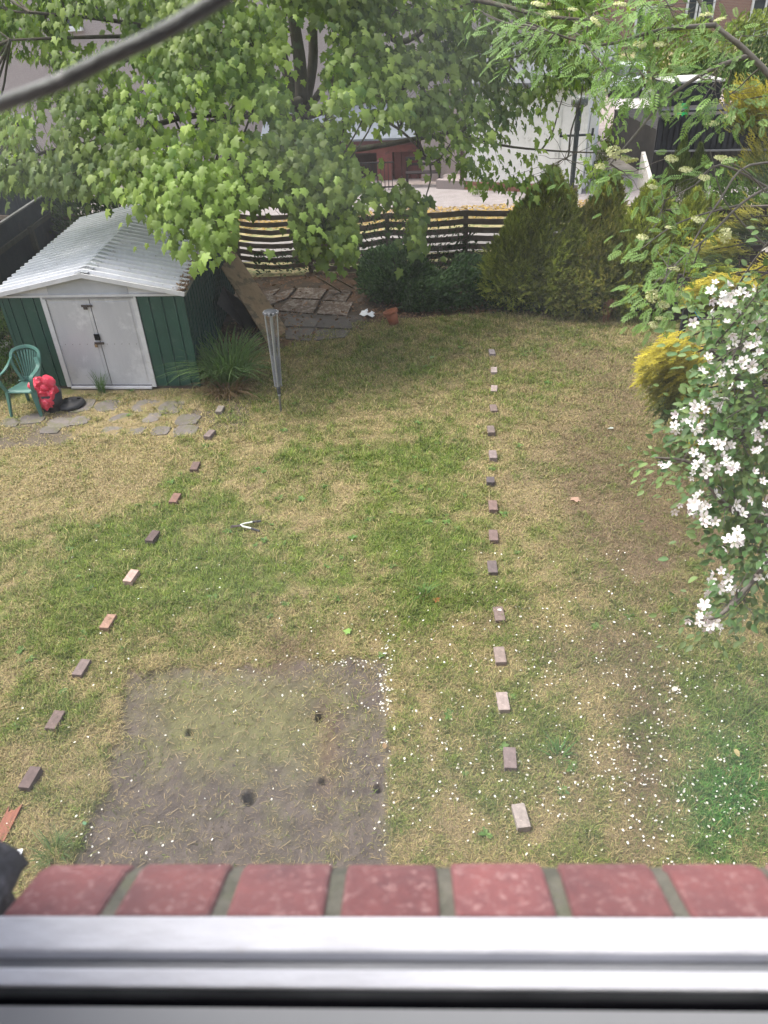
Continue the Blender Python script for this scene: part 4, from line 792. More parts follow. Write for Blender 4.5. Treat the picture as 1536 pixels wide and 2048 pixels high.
# leaning clothes post with cord
pb = G(1340, 812); pt = AT(1376, 590, pb.y-.05); m = MB(); lp = thing('clothes_post', 'dark leaning clothes post behind the golden conifer, teal cord tied to its top', 'post', pb)
m.beam(pb, pt, .06, .06, up=Vector((0, 1, .1))); m.beam(pb+(pt-pb)*.62+Vector((.02, .05, 0)), pt+Vector((.05, .05, .02)), .05, .05, up=Vector((0, 1, .1))); m.build('pole', pmat('post_black', (.022, .024, .03), (.035, .035, .035), 12, .6), lp)
m = MB(); e_ = AT(1450, 690, pb.y-.5)
m.tube(bez(pt-ZZ*.02, e_, 6, -.03), .006, 5); m.tube(bez(pt-ZZ*.05, e_+Vector((-.1, 0, .05)), 6, -.05), .006, 5)
for k in range(4): m.tube([pt+Vector((.045*math.cos(g_*1.05), .045*math.sin(g_*1.05), -.03-.03*k)) for g_ in range(7)], .007, 5)
m.build('cord', pmat('cord_teal', (.02, .20, .26), (.02, .14, .2), 20, .6), lp)

# =================================================================== lamp post
q = G(1138, 430); ty = q.y; lamp = thing('lamp_post', 'dark grey street lamp with short cross bar and drum head before the white wall', 'street lamp', (q.x, ty, 0))
LPM = pmat('lamp_paint', (.062, .072, .075), (.04, .046, .05), 8, .5, .15, 40, spot=(.12, .13, .12), sscale=16, sth=.62); tp = AT(1149, 212, ty)
m = MB(); m.tube([(q.x, ty, 0), (q.x, ty, tp.z-.55)], .062, 14); m.tube([(q.x, ty, tp.z-.55), (q.x, ty, tp.z)], .075, 14); m.build('column', LPM, lamp)
m = MB(); m.box((q.x, ty, tp.z-.66), (.85, .05, .05)); m.box((q.x+.40, ty, tp.z-.60), (.05, .05, .17)); m.box((q.x-.40, ty, tp.z-.62), (.05, .05, .12)); m.build('cross_bar', LPM, lamp)
m = MB(); m.lathe((q.x, ty, tp.z-.04), [(.05, 0), (.14, .02), (.205, .06), (.20, .22), (.15, .25), (0, .26)], 22); m.build('drum_head', pmat('lamp_drum', (.16, .17, .16), (.07, .08, .075), 12, .7, .6, 30, spot=(.40, .40, .36), sscale=14, sth=.56), lamp)

# =================================================================== buildings
def wallbox(m, p, q, z0, z1, th=.25):
    p = Vector(p); q = Vector(q); d = (q-p).normalized(); n_ = Vector((-d.y, d.x, 0)); m.hexa([Vector((*v[:2], z)) for z in (z0, z1) for v in (p, q, q+n_*th, p+n_*th)]); return n_
PEB = pmat('pebbledash_pink', (.44, .385, .365), (.29, .245, .235), 60, .95, .9, 120, spot=(.52, .48, .45), sscale=50, sth=.6, bdist=.01)
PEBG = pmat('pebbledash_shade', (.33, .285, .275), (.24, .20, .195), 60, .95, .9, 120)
SIL = pmat('sill_white', (.74, .74, .72), (.6, .6, .58), 8, .6); GLS = pmat('window_glass', (.05, .06, .07), (.03, .035, .04), 2, .08, spec=.8)
terr = thing('pebbledash_house', 'long pinkish grey pebbledash house behind the maple crown, at the upper left', 'house', (-9, 28, 0))
HP, HQ = Vector((-24, 30.0, 0)), Vector((5.6, 27.4, 0)); hd = (HQ-HP).normalized(); hn = Vector((hd.y, -hd.x, 0))
m = MB(); wallbox(m, HP, HQ, 0, 7.6, .5); m.build('wall', PEB, terr)
def hpt(x, z, off=0): t = (x-HP.x)/(HQ.x-HP.x); return HP+(HQ-HP)*t+Vector((0, 0, z))+hn*off
for xw, zw, wd_, hg in ((-9.3, 4.55, .9, 1.3), (-15, 4.5, 1.6, 1.3), (-4.2, 5.1, 1.5, 1.2), (-12.2, .9, 1.5, 1.2), (2.8, 4.6, 1.3, 1.2)):
    c = hpt(xw, zw+hg/2, .02); AX2 = (hd, -hn, ZZ)
    m = MB(); m.box(hpt(xw, zw-.05, .08), (wd_+.2, .18, .10), AX2); ws = m.build('window_sill', SIL, terr)
    m = MB()
    for dx_ in (-wd_/2, 0, wd_/2): m.box(c+hd*dx_, (.07, .08, hg), AX2)
    for dz_ in (-hg/2, hg/2): m.box(c+ZZ*dz_, (wd_+.07, .08, .07), AX2)
    wn = m.build('window', SIL, terr); m = MB(); m.box(c, (wd_, .03, hg), AX2); m.build('pane', GLS, wn)
m = MB(); m.box(hpt(-9.9, 3.62, .05), (.75, .12, .06), (hd, -hn, ZZ)); m.build('ledge', pmat('ledge_dark', (.15, .12, .12)), terr)
m = MB(); m.box(hpt(-6.9, 2.6, .06), (.10, .10, 5.2), (hd, -hn, ZZ)); m.build('drainpipe', SIL, terr)
m = MB(); m.hexa([hpt(-24, 7.6, .4), hpt(5.6, 7.6, .4), hpt(5.6, 7.6, -8), hpt(-24, 7.6, -8), hpt(-24, 7.75, .4), hpt(5.6, 7.75, .4), hpt(5.6, 10, -4), hpt(-24, 10, -4)]); m.build('roof', pmat('roof_tiles', (.16, .14, .135), (.1, .09, .09), 8, .85, .4, 30), terr)
# porch: grey lean-to roof over a red front with fence and gate
REDW = pmat('red_render', (.24, .085, .07), (.17, .06, .052), 4, .85, .3, 30, spot=(.12, .06, .05), sscale=5, sth=.6)
AX2 = (hd, -hn, ZZ)
porch = thing('red_porch', 'red fronted porch with pale slate roof seen through the maple leaves', 'porch', hpt(-.2, 0, 1.2))
m = MB(); m.hexa([hpt(x_, z_, o_) for z_, th_ in ((0, 0), (.06, 0)) for x_, z_, o_ in ((-3.2, 1.22+z_*0+th_, 1.75), (2.7, 1.22, 1.75), (2.7, 1.98, .02), (-3.2, 1.98, .02))][:4]+[hpt(-3.2, 1.28, 1.75), hpt(2.7, 1.28, 1.75), hpt(2.7, 2.04, .02), hpt(-3.2, 2.04, .02)]); m.build('roof', pmat('slate_pale', (.24, .26, .29), (.18, .20, .22), 4, .7, .2, 20), porch)
m = MB(); m.box(hpt(-.25, 1.15, 1.70), (5.9, .05, .16), AX2); m.build('fascia', pmat('fascia_maroon', (.13, .05, .05), (.09, .04, .04), 5, .7), porch)
m = MB()
for a_, b_ in ((-3.1, -2.3), (-1.2, -.6), (.5, 1.0), (2.1, 2.6)): m.box(hpt((a_+b_)/2, .53, 1.5), (b_-a_, .2, 1.08), AX2)
m.box(hpt(-.25, .97, 1.49), (5.7, .2, .24), AX2); m.build('wall', REDW, porch)
m = MB(); m.box(hpt(-.25, .5, .9), (5.6, .06, 1.0), AX2); m.build('inner_wall', pmat('porch_inner', (.10, .05, .045), (.06, .035, .03), 4, .8), porch)
for a_ in (-1.75, 1.55):
    for k in range(4): m = MB(); m.box(hpt(a_-.39+.26*k, .45, 1.46), (.235, .04, .86), AX2); m.build('door_board', pmat('door_maroon', (.16, .06, .055), (.11, .045, .04), 6, .7, rnd=.2), porch)
gate = thing('iron_gate', 'dark iron railings standing before the red porch', 'railings', hpt(-1.5, 0, 3.0)); m = MB()
for k in range(38): m.box(hpt(-3.2+k*.115, .42, 3.0), (.022, .022, .84), AX2)
IRN = pmat('iron_black', (.025, .022, .024), (.04, .03, .03), 10, .6); m.build('bars', IRN, gate); m = MB(); m.box(hpt(-1.07, .80, 3.0), (4.4, .035, .04), AX2); m.box(hpt(-1.07, .10, 3.0), (4.4, .035, .04), AX2); m.build('rail', IRN, gate)
bn = thing('bench', 'dark garden bench standing by the red porch', 'bench', hpt(2.2, 0, 2.6)); m = MB()
for k in range(3): m.box(hpt(2.0, .42, 2.5+.13*k), (1.1, .10, .03), AX2)
m.build('seat', IRN, bn); m = MB(); m.box(hpt(2.0, .78, 2.42), (1.1, .03, .10), AX2); m.box(hpt(2.0, .62, 2.42), (1.1, .03, .08), AX2); m.build('backrest', IRN, bn)
for a_ in (1.5, 2.5): m = MB(); m.box(hpt(a_, .21, 2.72), (.06, .06, .42), AX2); m.box(hpt(a_, .40, 2.43), (.06, .06, .80), AX2); m.build('leg', IRN, bn)
# white rendered garage end with brick plinth
wp, wq = G(930, 379), G(1156, 388); wd = (wq-wp).normalized(); wn_ = Vector((wd.y, -wd.x, 0)); AX3 = (wd, -wn_, ZZ)
WR = pmat('white_render', (.80, .79, .775), (.70, .695, .68), 7, .9, .5, 60, spot=(.50, .49, .47), sscale=3, sth=.62)
gar = thing('white_garage', 'white rendered garage end wall on a thin red brick plinth, behind the lamp post', 'garage', wp)
L3 = (wq-wp).length; g2 = lambda a_, z_, o_=0: wp+wd*a_+wn_*o_+Vector((0, 0, z_))
m = MB(); m.hexa([g2(a_, z_, o_) for z_ in (.24, 2.75) for a_, o_ in ((0, 0), (L3, 0), (L3, -3.0), (0, -3.0))]); m.build('wall', WR, gar)
PLB = pmat('plinth_brick', (.34, .17, .12), (.24, .12, .09), 12, .9, .4, 60, rnd=.2)
for r_ in range(3):
    for k in range(int(L3/.235)): m = MB(); m.box(g2(.1+.235*k+(.11 if r_ % 2 else 0), .04+.078*r_, .02), (.222, .10, .068), AX3); m.build('brick', PLB, gar)
m = MB(); m.box(g2(L3/2, .12, -.06), (L3, .10, .24), AX3); m.build('plinth_mortar', pmat('mortar_grey', (.3, .28, .25)), gar)
m = MB(); m.box(g2(L3*.80, 1.4, .012), (.05, .03, 2.5), AX3); m.build('render_bead', SIL, gar)
m = MB(); m.box(g2(L3+.035, 1.35, -.02), (.10, .14, 2.7), AX3); m.build('corner_board', SIL, gar)
m = MB(); m.hexa([g2(a_, z_, o_) for z_ in (0,) for a_, o_ in ((-.9, .1), (0, .1), (0, -1), (-.9, -1))]+[g2(a_, .26, o_) for a_, o_ in ((-.9, .1), (0, .1), (0, -1), (-.9, -1))]); m.build('step', PEBG, gar)
m = MB(); m.box(g2(-.09, 1.2, .04), (.10, .10, 2.4), AX3); m.build('door_post', pmat('post_brown', (.075, .05, .042), (.05, .035, .03), 8, .8), gar)
m = MB(); m.box(g2(-.9, 1.3, -.9), (1.6, .1, 2.6), AX3); m.build('side_wall', PEBG, gar)
m = MB(); m.hexa([g2(-.3, 2.75, .25), g2(L3+.3, 2.75, .25), g2(L3+.3, 2.75, -3.2), g2(-.3, 2.75, -3.2), g2(-.3, 2.86, .25), g2(L3+.3, 2.86, .25), g2(L3+.3, 3.5, -3.2), g2(-.3, 3.5, -3.2)]); m.build('roof', pmat('slate_dark', (.16, .17, .18), (.11, .115, .12), 6, .7, .3, 25), gar)
# curved white bargeboard / wing wall right of the garage
m = MB(); c0, c1 = G(1158, 372), AT(1204, 172, 24.6); pts = [PL(x_, y_, (0, 23.25, 0), Vector((0, 1, 0))) for x_, y_ in ((1162, 374), (1172, 362), (1177, 330), (1181, 280), (1187, 235), (1194, 200), (1206, 172))]
pr_ = [p_ for p_ in pts]; strip(m, pr_, .17, .12, Vector((0, -1, 0))); tag(m.build('wing_board', SIL), 'curved white board at the right hand corner of the white garage', 'board')

# =================================================================== right: black picket fence, lower boards, post, deck, chair
BF = pmat('picket_black', (.022, .023, .028), (.014, .015, .018), 5, .7, rnd=.25)
BB = pmat('board_dark_olive', (.045, .040, .034), (.028, .025, .022), 5, .85, .3, 20, rnd=.25)
pf = thing('picket_fence', 'black picket fence with a solid top band beside the garden path', 'fence', G(1305, 372))
A_ = Vector((8.35, 23.5, 0)); B_ = Vector((14.5, 22.3, 0)); fd = (B_-A_).normalized(); fn = Vector((fd.y, -fd.x, 0)); AX4 = (fd, -fn, ZZ); LL = (B_-A_).length
F_ = lambda a_, z_, o_=0: A_+fd*a_+fn*o_+Vector((0, 0, z_))
n = int(LL/.15)
for k in range(n):
    m = MB(); m.box(F_(.08+k*.15, 1.42, 0), (.112 if k < 12 else .10, .022, .92)); m.build('picket', BF, pf)
    m = MB(); m.box(F_(.08+k*.15, .47, -.02), (.135, .02, .92)); m.build('board', BB, pf)
m = MB(); m.box(F_(LL/2, 1.99, -.05), (LL, .32, .05), AX4); m.build('top_plank', BF, pf); m = MB(); m.box(F_(LL/2, 1.80, .03), (LL, .05, .07), AX4); m.build('rail', BF, pf)
m = MB(); m.box(F_(LL/2, .965, .04), (LL, .09, .04), AX4); m.build('ledge', pmat('ledge_grey', (.20, .20, .20), (.13, .13, .13), 8, .8), pf)
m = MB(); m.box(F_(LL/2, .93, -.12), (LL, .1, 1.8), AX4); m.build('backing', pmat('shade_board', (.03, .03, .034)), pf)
SP = AT(1288, 372, 22.6); m = MB(); m.hexa([Vector(v) for v in ((SP.x-.04, 21.9, 0), (SP.x+.07, 21.9, 0), (SP.x+.17, 23.4, 0), (SP.x+.06, 23.4, 0), (SP.x-.04, 21.9, .35), (SP.x+.07, 21.9, .35), (SP.x+.17, 23.4, .98), (SP.x+.06, 23.4, .98))]); 
tag(m.build('white_side_panel', pmat('white_flaking', (.62, .60, .56), (.42, .38, .33), 10, .8, spot=(.2, .16, .12), sscale=9, sth=.62)), 'white painted sloping panel at the path end of the black picket fence', 'panel')
q = AT(1363, 240, 24.3); dk = thing('deck', 'raised dark timber deck behind the black picket fence', 'deck', (10, 25, 0))
m = MB(); m.box((11.2, 26.4, .68), (5.0, 5.2, 1.30)); m.build('frame', BB, dk)
for k in range(16): m = MB(); m.box((11.2, 23.95+k*.33, 1.345), (5.0, .31, .03)); m.build('deck_board', BB, dk)
gc = thing('green_chair', 'small bright green plastic chair on the deck behind the black picket fence', 'chair', (q.x, q.y, 1.36)); GC = pmat('chair_bright_green', (.02, .50, .16), (.015, .38, .12), 8, .4, spec=.5)
def bk(u, v): return Vector((q.x+u, q.y+.02+.08*v, 1.68+v))
m = MB(); pts = [bk(-.17, 0), bk(-.155, .28), bk(-.09, .37), bk(.09, .37), bk(.155, .28), bk(.17, 0)]; m.sheet(pts, .02, (0, -1, .2)); m.build('backrest', GC, gc, bevel=.005)
m = MB(); m.box((q.x, q.y-.16, 1.66), (.38, .36, .03)); m.build('seat', GC, gc, bevel=.005)
for a_, b_ in ((-.15, -.3), (.15, -.3), (-.15, -.02), (.15, -.02)): m = MB(); m.beam((q.x+a_*1.1, q.y+b_, 1.36), (q.x+a_, q.y+b_, 1.66), .035, .035); m.build('leg', GC, gc)
# black store with pale flat roof on the deck's far side
st = thing('black_store', 'low black timber store with pale flat roof beyond the deck', 'shed', (13.2, 31, 0)); 
a_ = AT(1335, 235, 30.5); b_ = AT(1445, 165, 30.5); m = MB(); m.box(((a_.x+b_.x)/2, 31.4, .95), (b_.x-a_.x, 1.8, 1.9)); m.build('wall', BF, st)
for k in range(9): m = MB(); m.box((a_.x+.12+k*(b_.x-a_.x-.1)/9, 30.485, .95), ((b_.x-a_.x)/9-.03, .02, 1.84)); m.build('board', BF, st)
m = MB(); m.box(((a_.x+b_.x)/2, 31.4, 1.93), (b_.x-a_.x+.1, 1.95, .06)); m.build('roof', pmat('roof_felt_pale', (.55, .53, .50), (.4, .39, .37), 3, .8), st)
# white car (rear towards us)
def car(name, loc, yaw, paint, label):
    t = thing(name, label, 'car', (0, 0, 0)); P_ = []
    prof_ = [(-2.05, .35), (-2.08, .75), (-1.95, .98), (-1.55, 1.42), (-1.0, 1.50), (.3, 1.46), (.95, 1.02), (1.9, .86), (2.05, .55), (2.0, .32)]
    m = MB(); n = len(prof_); vs = []
    for s_ in (-1, 1):
        for yy, zz in prof_: w_ = .86-(.17*max(0, (zz-.95)/.55)); vs.append((s_*w_, yy, zz))
    m.add(vs, [(i, (i+1) % n, n+(i+1) % n, n+i) for i in range(n)]+[tuple(range(n)), tuple(range(2*n-1, n-1, -1))]); m.build('body', paint, t, bevel=.06)
    m = MB(); m.hexa([Vector(v) for v in ((-.72, -1.965, 1.02), (.72, -1.965, 1.02), (.70, -1.90, 1.0), (-.70, -1.90, 1.0), (-.64, -1.62, 1.40), (.64, -1.62, 1.40), (.62, -1.5, 1.38), (-.62, -1.5, 1.38))]); m.build('rear_window', GLS, t)
    for s_ in (-1, 1):
        m = MB(); m.hexa([Vector(v) for v in ((s_*.855, -1.45, 1.0), (s_*.855, .75, 1.0), (s_*.80, .6, 1.0), (s_*.80, -1.4, 1.0), (s_*.765, -1.2, 1.38), (s_*.765, .25, 1.38), (s_*.72, .2, 1.36), (s_*.72, -1.1, 1.36))]); m.build('side_window', GLS, t)
        m = MB(); m.box((s_*.72, -2.0, .80), (.16, .12, .26)); m.build('tail_light', pmat('lamp_red', (.35, .02, .02), None, 5, .3), t)
        for yy in (-1.3, 1.3):
            m = MB(); m.lathe((0, 0, 0), [(0, -.1), (.31, -.1), (.325, -.05), (.325, .08), (0, .08)], 18)
            m.v = [Vector((s_*.78+v.z*s_, yy+v.x, .32+v.y)) for v in m.v]; m.build('wheel', BLK, t)
    m = MB(); m.box((0, -2.08, .45), (1.5, .08, .22)); m.build('bumper', BLK, t)
    t.location = loc; t.rotation_euler = (0, 0, yaw); return t
q = G(1268, 198); car('parked_car', (q.x+.1, q.y+2.1, .03), math.radians(-14), pmat('paint_white', (.70, .74, .76), (.64, .68, .70), 3, .25, spec=.6), 'white car parked at the far end of the drive, mostly hidden by leaves')
q2 = AT(1236, 172, 47); car('parked_car', (q2.x-1.6, 49.2, .0), math.radians(70), pmat('paint_black', (.03, .032, .036), (.02, .02, .025), 3, .25, spec=.6), 'black car standing crosswise just behind the white one')
# far brick house on the bank
bh = thing('brick_house', 'brown brick house with white windows far off at the upper right corner', 'house', (20, 54, 1.2)); BRK = bpy.data.materials.new('brick_wall'); BRK.use_nodes = True; t_ = BRK.node_tree; bt = t_.nodes.new('ShaderNodeTexBrick'); tc = t_.nodes.new('ShaderNodeTexCoord'); mp = t_.nodes.new('ShaderNodeMapping'); mp.inputs['Rotation'].default_value = (math.pi/2, 0, 0)
t_.links.new(tc.outputs['Object'], mp.inputs[0]); t_.links.new(mp.outputs[0], bt.inputs[0]); bt.inputs['Scale'].default_value = 3.2; bt.inputs['Color1'].default_value = (.26, .13, .09, 1); bt.inputs['Color2'].default_value = (.19, .09, .07, 1); bt.inputs['Mortar'].default_value = (.36, .30, .26, 1); bt.inputs['Mortar Size'].default_value = .03
t_.links.new(bt.outputs[0], t_.nodes['Principled BSDF'].inputs[0]); t_.nodes['Principled BSDF'].inputs['Roughness'].default_value = .9
m = MB(); m.box((22, 56, 4.6), (20, 4, 7.0)); m.build('wall', BRK, bh)
for (px_, py_, w_, h_) in ((1505, 70, 1.9, 1.4), (1400, 20, 1.6, 1.6), (1290, 45, 1.1, 1.5), (1530, 20, 1.6, 1.2)):
    c = AT(px_, py_, 53.9); m = MB()
    for dx_ in (-w_/2, 0, w_/2): m.box(c+Vector((dx_, .02, 0)), (.12, .12, h_))
    for dz_ in (-h_/2, h_/2): m.box(c+Vector((0, .02, dz_)), (w_+.12, .12, .12))
    f_ = m.build('window', SIL, bh); m = MB(); m.box(c+Vector((0, .05, 0)), (w_, .06, h_)); m.build('pane', GLS, f_)
c = AT(1384, 80, 53.8); m = MB(); m.box((c.x, 53.9, 3.6), (.12, .12, 6)); m.build('drainpipe', SIL, bh)
m = MB(); m.hexa([Vector(v) for v in ((11, 53, 8.1), (33, 53, 8.1), (33, 59, 8.1), (11, 59, 8.1), (11, 55.9, 10.5), (33, 55.9, 10.5), (33, 56.1, 10.5), (11, 56.1, 10.5))]); m.build('roof', pmat('roof_tiles', (.16, .14, .135)), bh)
q = AT(1285, 100, 50); z0 = 1.30; wb = thing('wheelie_bin', 'blue wheeled bin before the far brick house', 'bin', (q.x, 50, z0)); BL2 = pmat('bin_blue', (.03, .10, .28), (.02, .08, .22), 5, .5)
m = MB(); m.hexa([Vector(v)+Vector((q.x, 50, z0)) for v in ((-.23, -.25, 0), (.23, -.25, 0), (.23, .28, 0), (-.23, .28, 0), (-.3, -.35, 1.0), (.3, -.35, 1.0), (.3, .35, 1.0), (-.3, .35, 1.0))]); m.build('body', BL2, wb, bevel=.02)
m = MB(); m.box((q.x, 50, z0+1.04), (.64, .76, .07)); m.build('lid', BL2, wb, bevel=.02)
for s_ in (-1, 1): m = MB(); m.lathe((0, 0, 0), [(0, -.03), (.11, -.03), (.11, .03), (0, .03)], 12); m.v = [Vector((q.x+s_*.24+v.z, 50.3+v.x, z0+.1+v.y)) for v in m.v]; m.build('wheel', BLK, wb)

# =================================================================== trees and shrubs
def kmeans(P, k, it=6):
    C = P[rng.choice(len(P), k, replace=False)].copy()
    for _ in range(it):
        i, _d = npnearest(P, C)
        for j in range(k):
            if (i == j).any(): C[j] = P[i == j].mean(0)
    return C, npnearest(P, C)[0]
def branch_tree(root, limbs, P, mat, nsec, r_limb, r_sec=.016, r_tw=.006, sag=-.06, twn=4, jit=.05, limbname='limb'):
    """limbs: list of (pts, r0, r1). P cluster centres joined through secondary branches to the nearest limb point"""
    Lp = []
    for pts, r0, r1 in limbs:
        pts = smooth_path(pts, 4); n = len(pts); m = MB(); m.tube(pts, [r0+(r1-r0)*(i/(n-1)) for i in range(n)], 9); m.build(limbname, mat, root); Lp += [tuple(p_) for p_ in pts[1:]]
    Lp = np.array(Lp); Ck, idx = kmeans(P, min(nsec, len(P)-1)); mb = MB(); tw = MB(); ni, nd = npnearest(Ck, Lp); sec = []
    for j in range(len(Ck)):
        a = Vector(Lp[ni[j]]); b = Vector(Ck[j]); pts = smooth_path(bez(a, b, 3, -sag, jit*.6), 3); mb.tube(pts, [r_sec*(1-.6*i/9) for i in range(10)], 5, cap=False); sec.append(np.array([tuple(p_) for p_ in pts]))
    for j in range(len(Ck)):
        me_ = np.where(idx == j)[0]
        if not len(me_): continue
        ni2, _ = npnearest(P[me_], sec[j][2:])
        for q_, i_ in zip(me_, ni2): tw.tube(bez(sec[j][2+i_], P[q_], twn, -sag, jit), [r_tw*(1-.6*i/twn) for i in range(twn+1)], 4, cap=False)
    o = mb.build('branches', mat, root); o['kind'] = 'stuff'; o = tw.build('twigs', mat, root); o['kind'] = 'stuff'; return sec
# ---- maple
tb = Vector((-1.62, 17.65, 0)); MP = lambda x_, y_, D_: AT(x_, y_, D_)
maple = thing('maple_tree', 'large maple with broad bright green lobed leaves and several dark stems behind the rail fence', 'tree', tb)
fork = MP(604, 235, 17.6)
limbs = [([tb, MP(618, 380, 17.6), fork], .20, .17), ([fork, MP(600, 130, 17.5), MP(585, 20, 17.6), MP(575, -120, 17.8)], .15, .09), ([fork, MP(572, 140, 17.7), MP(548, 20, 18), MP(520, -110, 18.6)], .12, .07), ([fork, MP(625, 130, 17.8), MP(628, 20, 18), MP(660, -120, 18.4)], .12, .07),
 ([fork, MP(665, 215, 17.0), MP(760, 190, 16.2), MP(830, 165, 15.6), MP(910, 145, 15.0), MP(1010, 120, 14.6)], .09, .03),
 ([MP(612, 300, 17.6), MP(700, 300, 16.8), MP(830, 278, 16.0), MP(905, 262, 15.6), MP(995, 226, 15.2)], .07, .022), ([MP(910, 262, 15.6), MP(1000, 290, 15.2), MP(1110, 302, 14.8), MP(1210, 306, 14.5)], .028, .010),
 ([fork, MP(740, 60, 16.6), MP(800, 85, 16.2), MP(870, 45, 15.8), MP(960, -20, 15.5)], .08, .03), ([MP(602, 200, 17.5), MP(530, 225, 16.0), MP(440, 240, 14.6), MP(360, 262, 13.4)], .085, .02),
 ([MP(590, 100, 17.6), MP(470, 90, 16.2), MP(330, 62, 15.0), MP(220, 40, 14.2), MP(60, 25, 13.4)], .07, .018), ([MP(575, 60, 17.6), MP(440, 75, 15.6), MP(300, 72, 14.3), MP(150, 75, 13.6), MP(20, 80, 13.2)], .055, .014),
 ([MP(606, 240, 17.5), MP(640, 300, 15.2), MP(655, 350, 13.3), MP(690, 420, 12.0)], .07, .016), ([MP(604, 235, 17.5), MP(520, 290, 14.6), MP(430, 330, 12.6), MP(395, 400, 11.0)], .07, .016), ([MP(604, 235, 17.5), MP(400, 230, 14.4), MP(250, 270, 13.2), MP(100, 300, 12.6)], .065, .016),
 ([MP(720, 215, 16.8), MP(800, 260, 14.8), MP(860, 330, 13.6), MP(850, 400, 12.8)], .03, .009), ([fork, MP(800, -10, 16.0), MP(950, 0, 14.5), MP(1080, 30, 13.6), MP(1180, 40, 13.2)], .06, .015), ([fork, MP(420, 0, 15.6), MP(260, -60, 14.0)], .05, .015)]
CROWN = [(-150, -160), (1230, -160), (1215, 60), (1205, 150), (1180, 215), (1080, 215), (1000, 235), (1010, 250), (960, 300), (905, 395), (850, 400), (838, 490), (815, 470), (790, 400), (700, 385), (705, 500), (660, 515), (640, 480), (575, 465), (560, 420), (500, 400), (462, 425), (440, 480), (400, 470), (330, 465), (290, 400), (215, 395), (130, 385), (40, 370), (-150, 380)]
BR_ = [(1040, 300), (1130, 300), (1160, 330), (1060, 375), (1000, 345)]
GAPS = [[(-60, 92), (95, 120), (150, 175), (60, 188), (-60, 210)], [(120, 35), (240, 15), (255, 75), (180, 92), (125, 75)], [(545, 20), (665, 20), (655, 215), (550, 205)], [(180, 100), (260, 90), (250, 130), (200, 150)], [(640, 40), (700, 30), (690, 110), (650, 120)], [(1010, 100), (1070, 90), (1060, 160), (1010, 170)], [(380, 285), (450, 270), (440, 320), (390, 330)], [(60, 215), (110, 205), (100, 300), (65, 300)], [(485, 225), (560, 228), (535, 270), (470, 262)], [(690, 225), (800, 225), (870, 285), (880, 380), (760, 390), (690, 360)], [(760, 55), (850, 50), (845, 80), (770, 84)]]
px = rng.uniform(-150, 1230, 9000); py = rng.uniform(-160, 520, 9000); dn = rng.random(9000)
pp = np.stack([px, py], 1); ok = inpoly(pp, CROWN)
gp = np.zeros(9000, bool)
for g_ in GAPS: gp |= inpoly(pp, g_)
side = np.interp(px, [-150, 100, 400, 700, 1000, 1230], [12.0, 11.6, 10.4, 11.2, 13.0, 13.6])
Dn = side+np.interp(py, [-160, 100, 300, 480, 520], [2.6, 1.6, .5, .05, 0]); Dd = Dn+dn**2.2*np.interp(py, [0, 300, 400, 520], [6.5, 4.5, 1.6, .6])
nzv = fbm(px*.012, py*.014, 1.0, 3)
ok &= ~(gp & (rng.random(9000) < .97)); ok &= nzv > np.where(((px > 540) & (px < 1100)) | (py < 60), .28, np.interp(py, [-160, 0, 250, 380, 520], [.38, .38, .38, .34, .30])); ok &= rng.random(9000) < np.where(px > 900, .19, .27)*np.where((px > 850) & (py > 260), .6, 1)*np.where((px > 540) & (px < 850) & (py > 300), 1.5, 1)*np.where((px > 650) & (py < 230), 1.45, 1)
px, py, Dd = px[ok], py[ok], Dd[ok]
ext = [(1020, 350, 13.9), (1045, 365, 13.8), (1000, 335, 14), (1075, 310, 14), (1100, 345, 13.8), (1065, 350, 13.9), (1175, 275, 13.6), (1150, 262, 13.7), (1200, 330, 13.5), (1220, 345, 13.6), (1190, 350, 13.5), (1095, 240, 13.8), (1130, 330, 13.7), (1230, 250, 13.7), (930, 330, 13.2), (960, 315, 13.2), (980, 365, 13.8), (690, 470, 11.3), (700, 490, 11.3), (450, 455, 10.6), (425, 465, 10.5), (835, 455, 12.4), (840, 480, 12.5), (530, 440, 12.6), (590, 450, 12.4), (560, 430, 12.7)]
px = np.concatenate([px, [e[0] for e in ext]]); py = np.concatenate([py, [e[1] for e in ext]]); Dd = np.concatenate([Dd, [e[2] for e in ext]])
P = np.array([AT(a, b, d_) for a, b, d_ in zip(px, py, Dd)]); print('maple clusters', len(P))
sec = branch_tree(maple, limbs, P, BARK, 150, None, .020, .0065, .05)
cen = np.array([-1.5, 17.6, 4.0])
def leafcloud(P, nper, rad, flat, out_c, size, c1, c2, down=.55, upn=.8, topc=None):
    n = len(P)*nper; ci = np.repeat(np.arange(len(P)), nper); o = rng.normal(size=(n, 3))*[rad, rad, rad*flat]; pos = P[ci]+o; pos[:, 2] -= .25*np.hypot(o[:, 0], o[:, 1])
    out = pos-out_c; out[:, 2] *= .3; out /= np.linalg.norm(out, axis=1, keepdims=True)
    loc_ = o/np.maximum(np.linalg.norm(o, axis=1, keepdims=True), 1e-6)
    tip = out*.45+loc_*.6+rdir(n)*.32; tip[:, 2] -= down; nrm = np.array([[0, 0, upn]])+out*.7+rdir(n)*.40; R = rotframes(tip, nrm)
    t = np.clip(rng.random(n)*.6+.5*rng.random(len(P))[ci]-.05, 0, 1); C = lerpc(c1, c2, t)*rng.uniform(.8, 1.2, n)[:, None]*np.clip(.15+1.6*fbm(P[:, 0]*.9+5, P[:, 2]*.9+P[:, 1]*.5+5, 1.0, 3), .6, 1.3)[ci][:, None]; S = size*rng.uniform(.6, 1.15, n); return pos, R, S, C
pos, R, S_, C = leafcloud(P, 23, .21, .50, cen, .147, (.070, .130, .026), (.270, .350, .070), down=1.0, upn=.55); print('leaves', len(pos))
